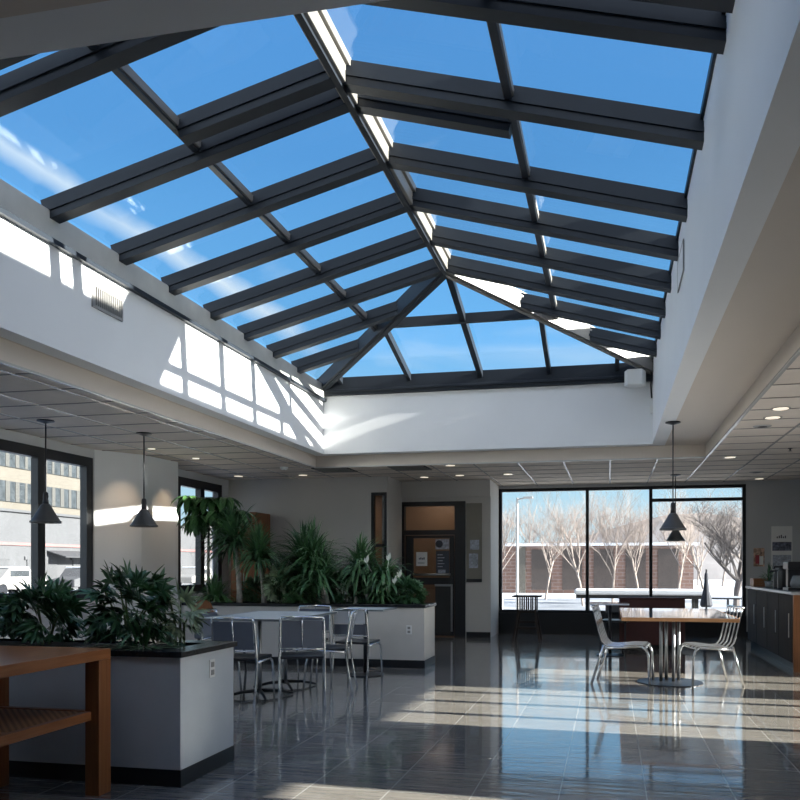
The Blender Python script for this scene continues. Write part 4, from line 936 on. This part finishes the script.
for k in range(16):      # the far belt of trees behind the brick building
    x = -19 + k * 2.1 + (k * 37 % 5) * .2; r = dup((tA, tB)[k % 2], (x, 62 + (k * 53 % 7), -.2), k * 1.3, 'hazy bare tree in the far belt beyond the brick building roof', 'far belt of bare trees')
    r.scale = (1.7, 1.7, 1.6)
lampp = thing('lamp_post', 'tall slim lamp post with a single arm outside the left window pane', 'lamp post', (-2.95, 26, -.2)); obj('pole', MB().tube([(-2.95, 26, -.2), (-2.95, 26, 3.55)], [.05, .035], 8), 'ventgrey', lampp); obj('arm', MB().tube([(-2.95, 26, 3.5), (-2.6, 26, 3.56)], .025, 6), 'ventgrey', lampp); obj('lamp_head', B(-2.75, -2.45, 25.9, 26.1, 3.52, 3.58), 'ventgrey', lampp)
# snow heap: rounded pile
q = MB(); n = 14; vs = []; R = random.Random(9)
for i in range(6):
    f = i / 5; rr = math.cos(f * PI / 2) ** .6
    for j in range(n): a = 2 * PI * j / n; vs.append((-4.55 + 1.0 * rr * math.cos(a) * (1 + R.uniform(-.07, .07)), 27 + .8 * rr * math.sin(a), -.2 + 1.45 * math.sin(f * PI / 2)))
q.add(vs, [(i * n + j, i * n + (j + 1) % n, (i + 1) * n + (j + 1) % n, (i + 1) * n + j) for i in range(5) for j in range(n)])
tag(obj('snow_pile', q, 'snow', smooth=True, loc=(-4.55, 27, -.2)), 'rounded pile of ploughed snow outside the left window pane', 'snow pile')
# snowy picnic table and railing on the terrace
t = thing('patio_table', 'long snow-covered patio table outside the middle window pane', 'table', (.9, 18.6, -.03))
obj('tabletop', B(-.75, 2.1, 18.2, 19.0, .60, .68), 'ventdark', t); obj('snow_cover', B(-.78, 2.13, 18.17, 19.03, .68, .80), 'snow', t, bev=.03)
for x in (-.5, 1.85):
    for y in (18.3, 18.9): obj('leg', B(x - .04, x + .04, y - .04, y + .04, -.03, .60), 'ventdark', t)
t = thing('railing', 'low dark terrace railing dusted with snow outside the big window', 'railing', (1.5, 20.2, -.03))
obj('top_rail', B(1.3, 7, 20.17, 20.23, .52, .56), 'darksteel', t); obj('snow_cover', B(1.3, 7, 20.16, 20.24, .56, .60), 'snow', t)
for k in range(5): obj('post', B(1.35 + k * 1.39, 1.40 + k * 1.39, 20.18, 20.22, -.2, .52), 'darksteel', t)
t = thing('closed_parasol', 'dark folded patio umbrella standing outside the right window pane', 'umbrella', (1.98, 17.6, -.03)); obj('folded_canopy', MB().lathe([(.01, 1.20), (.035, 1.16), (.05, .95), (.07, .8), (.11, .62), (.13, .5), (.10, .46), (.03, .46)], (1.98, 17.6, 0), 12), 'canvas', t); obj('pole', MB().tube([(1.98, 17.6, .02), (1.98, 17.6, 1.25)], .02, 8), 'darksteel', t); obj('base', MB().lathe([(.001, 0), (.28, 0), (.28, .05), (.06, .09), (.001, .09)], (1.98, 17.6, -.03), 20), 'darksteel', t)

# street side seen through the left windows
t = thing('office_building', 'tall cream office block with window bands across the street', 'building', (-55, 45, -.2))
obj('facade', B(-65, -50, 10, 76, -.2, 16), 'creamstone', t)
for k, z in enumerate((3.9, 6.85, 9.8, 12.75)):
    w_ = obj('window_band', B(-50.0, -49.9, 12, 74, z, z + 1.75), 'hotelglass', t)
    q = MB(); y = 12.4; R = random.Random(k)
    while y < 73: q.box(-49.9, -49.86, y, y + R.uniform(.25, .5), z + .02, z + 1.73); y += 1.15
    obj('curtains', q, 'curtain', w_)
t = thing('shop_building', 'low white building with grey doors and awning across the street', 'building', (-38, 44, -.2))
obj('walls', B(-44, -35, 12, 70, -.2, 4.6), 'whitestucco', t); obj('roof_edge', B(-44.2, -34.8, 11.8, 70.2, 4.6, 4.75), 'garage', t); obj('coloured_band', B(-35, -34.9, 12, 70, 2.6, 2.78), 'pinkband', t)
for k in range(6):
    y = 38.4 + k * 4.3 - 4.3
    obj('garage_door', B(-35, -34.93, y, y + 2.7, -.2, 1.75), 'garage', t)
    obj('door_trim', B(-35, -34.9, y - .2, y + 2.9, 1.75, 1.95), 'whitestucco', t)
obj('awning', MB().slab([(-35, 44.5, 2.3), (-35, 50, 2.3), (-33.6, 50, 1.9), (-33.6, 44.5, 1.9)], .06), 'garage', t)
# parked cars under snow
def car(loc, label, m):
    t = thing('parked_car', label, 'car', loc, PI / 2, 'snowy parked cars across the street')
    q = MB(); prof = [(-2.1, .3), (-2.1, .75), (-1.3, .92), (-.8, 1.4), (.7, 1.42), (1.3, .98), (2.0, .85), (2.1, .3)]
    k = len(prof); q.add([(x, -.82, z) for x, z in prof] + [(x, .82, z) for x, z in prof], [tuple(range(k)), tuple(range(2 * k - 1, k - 1, -1))] + [((i + 1) % k, i, k + i, k + (i + 1) % k) for i in range(k)]); obj('car_body', q, m, t, True, bev=.06)
    q = MB(); q.box(-.75, .65, -.835, .835, .98, 1.30); obj('side_window', q, 'hotelglass', t, True)
    obj('roof_snow', B(-.8, .7, -.78, .78, 1.42, 1.52), 'snow', t, True, bev=.04)
    for x in (-1.3, 1.35):
        for y in (-.78, .78): obj('wheel', MB().tube([(x, y - .1, .31), (x, y + .1, .31)], .31, 16), 'blackplastic', t, True)
car((-31.5, 37.0, -.19), 'white snow-covered car parked before the low white building, seen at the left edge', 'ventgrey')
car((-31.5, 43.5, -.19), 'second snow-covered car parked before the low white building', 'whitestucco')
car((-31.5, 57.0, -.19), 'snowy car parked further along, seen through the far left window', 'ventgrey')
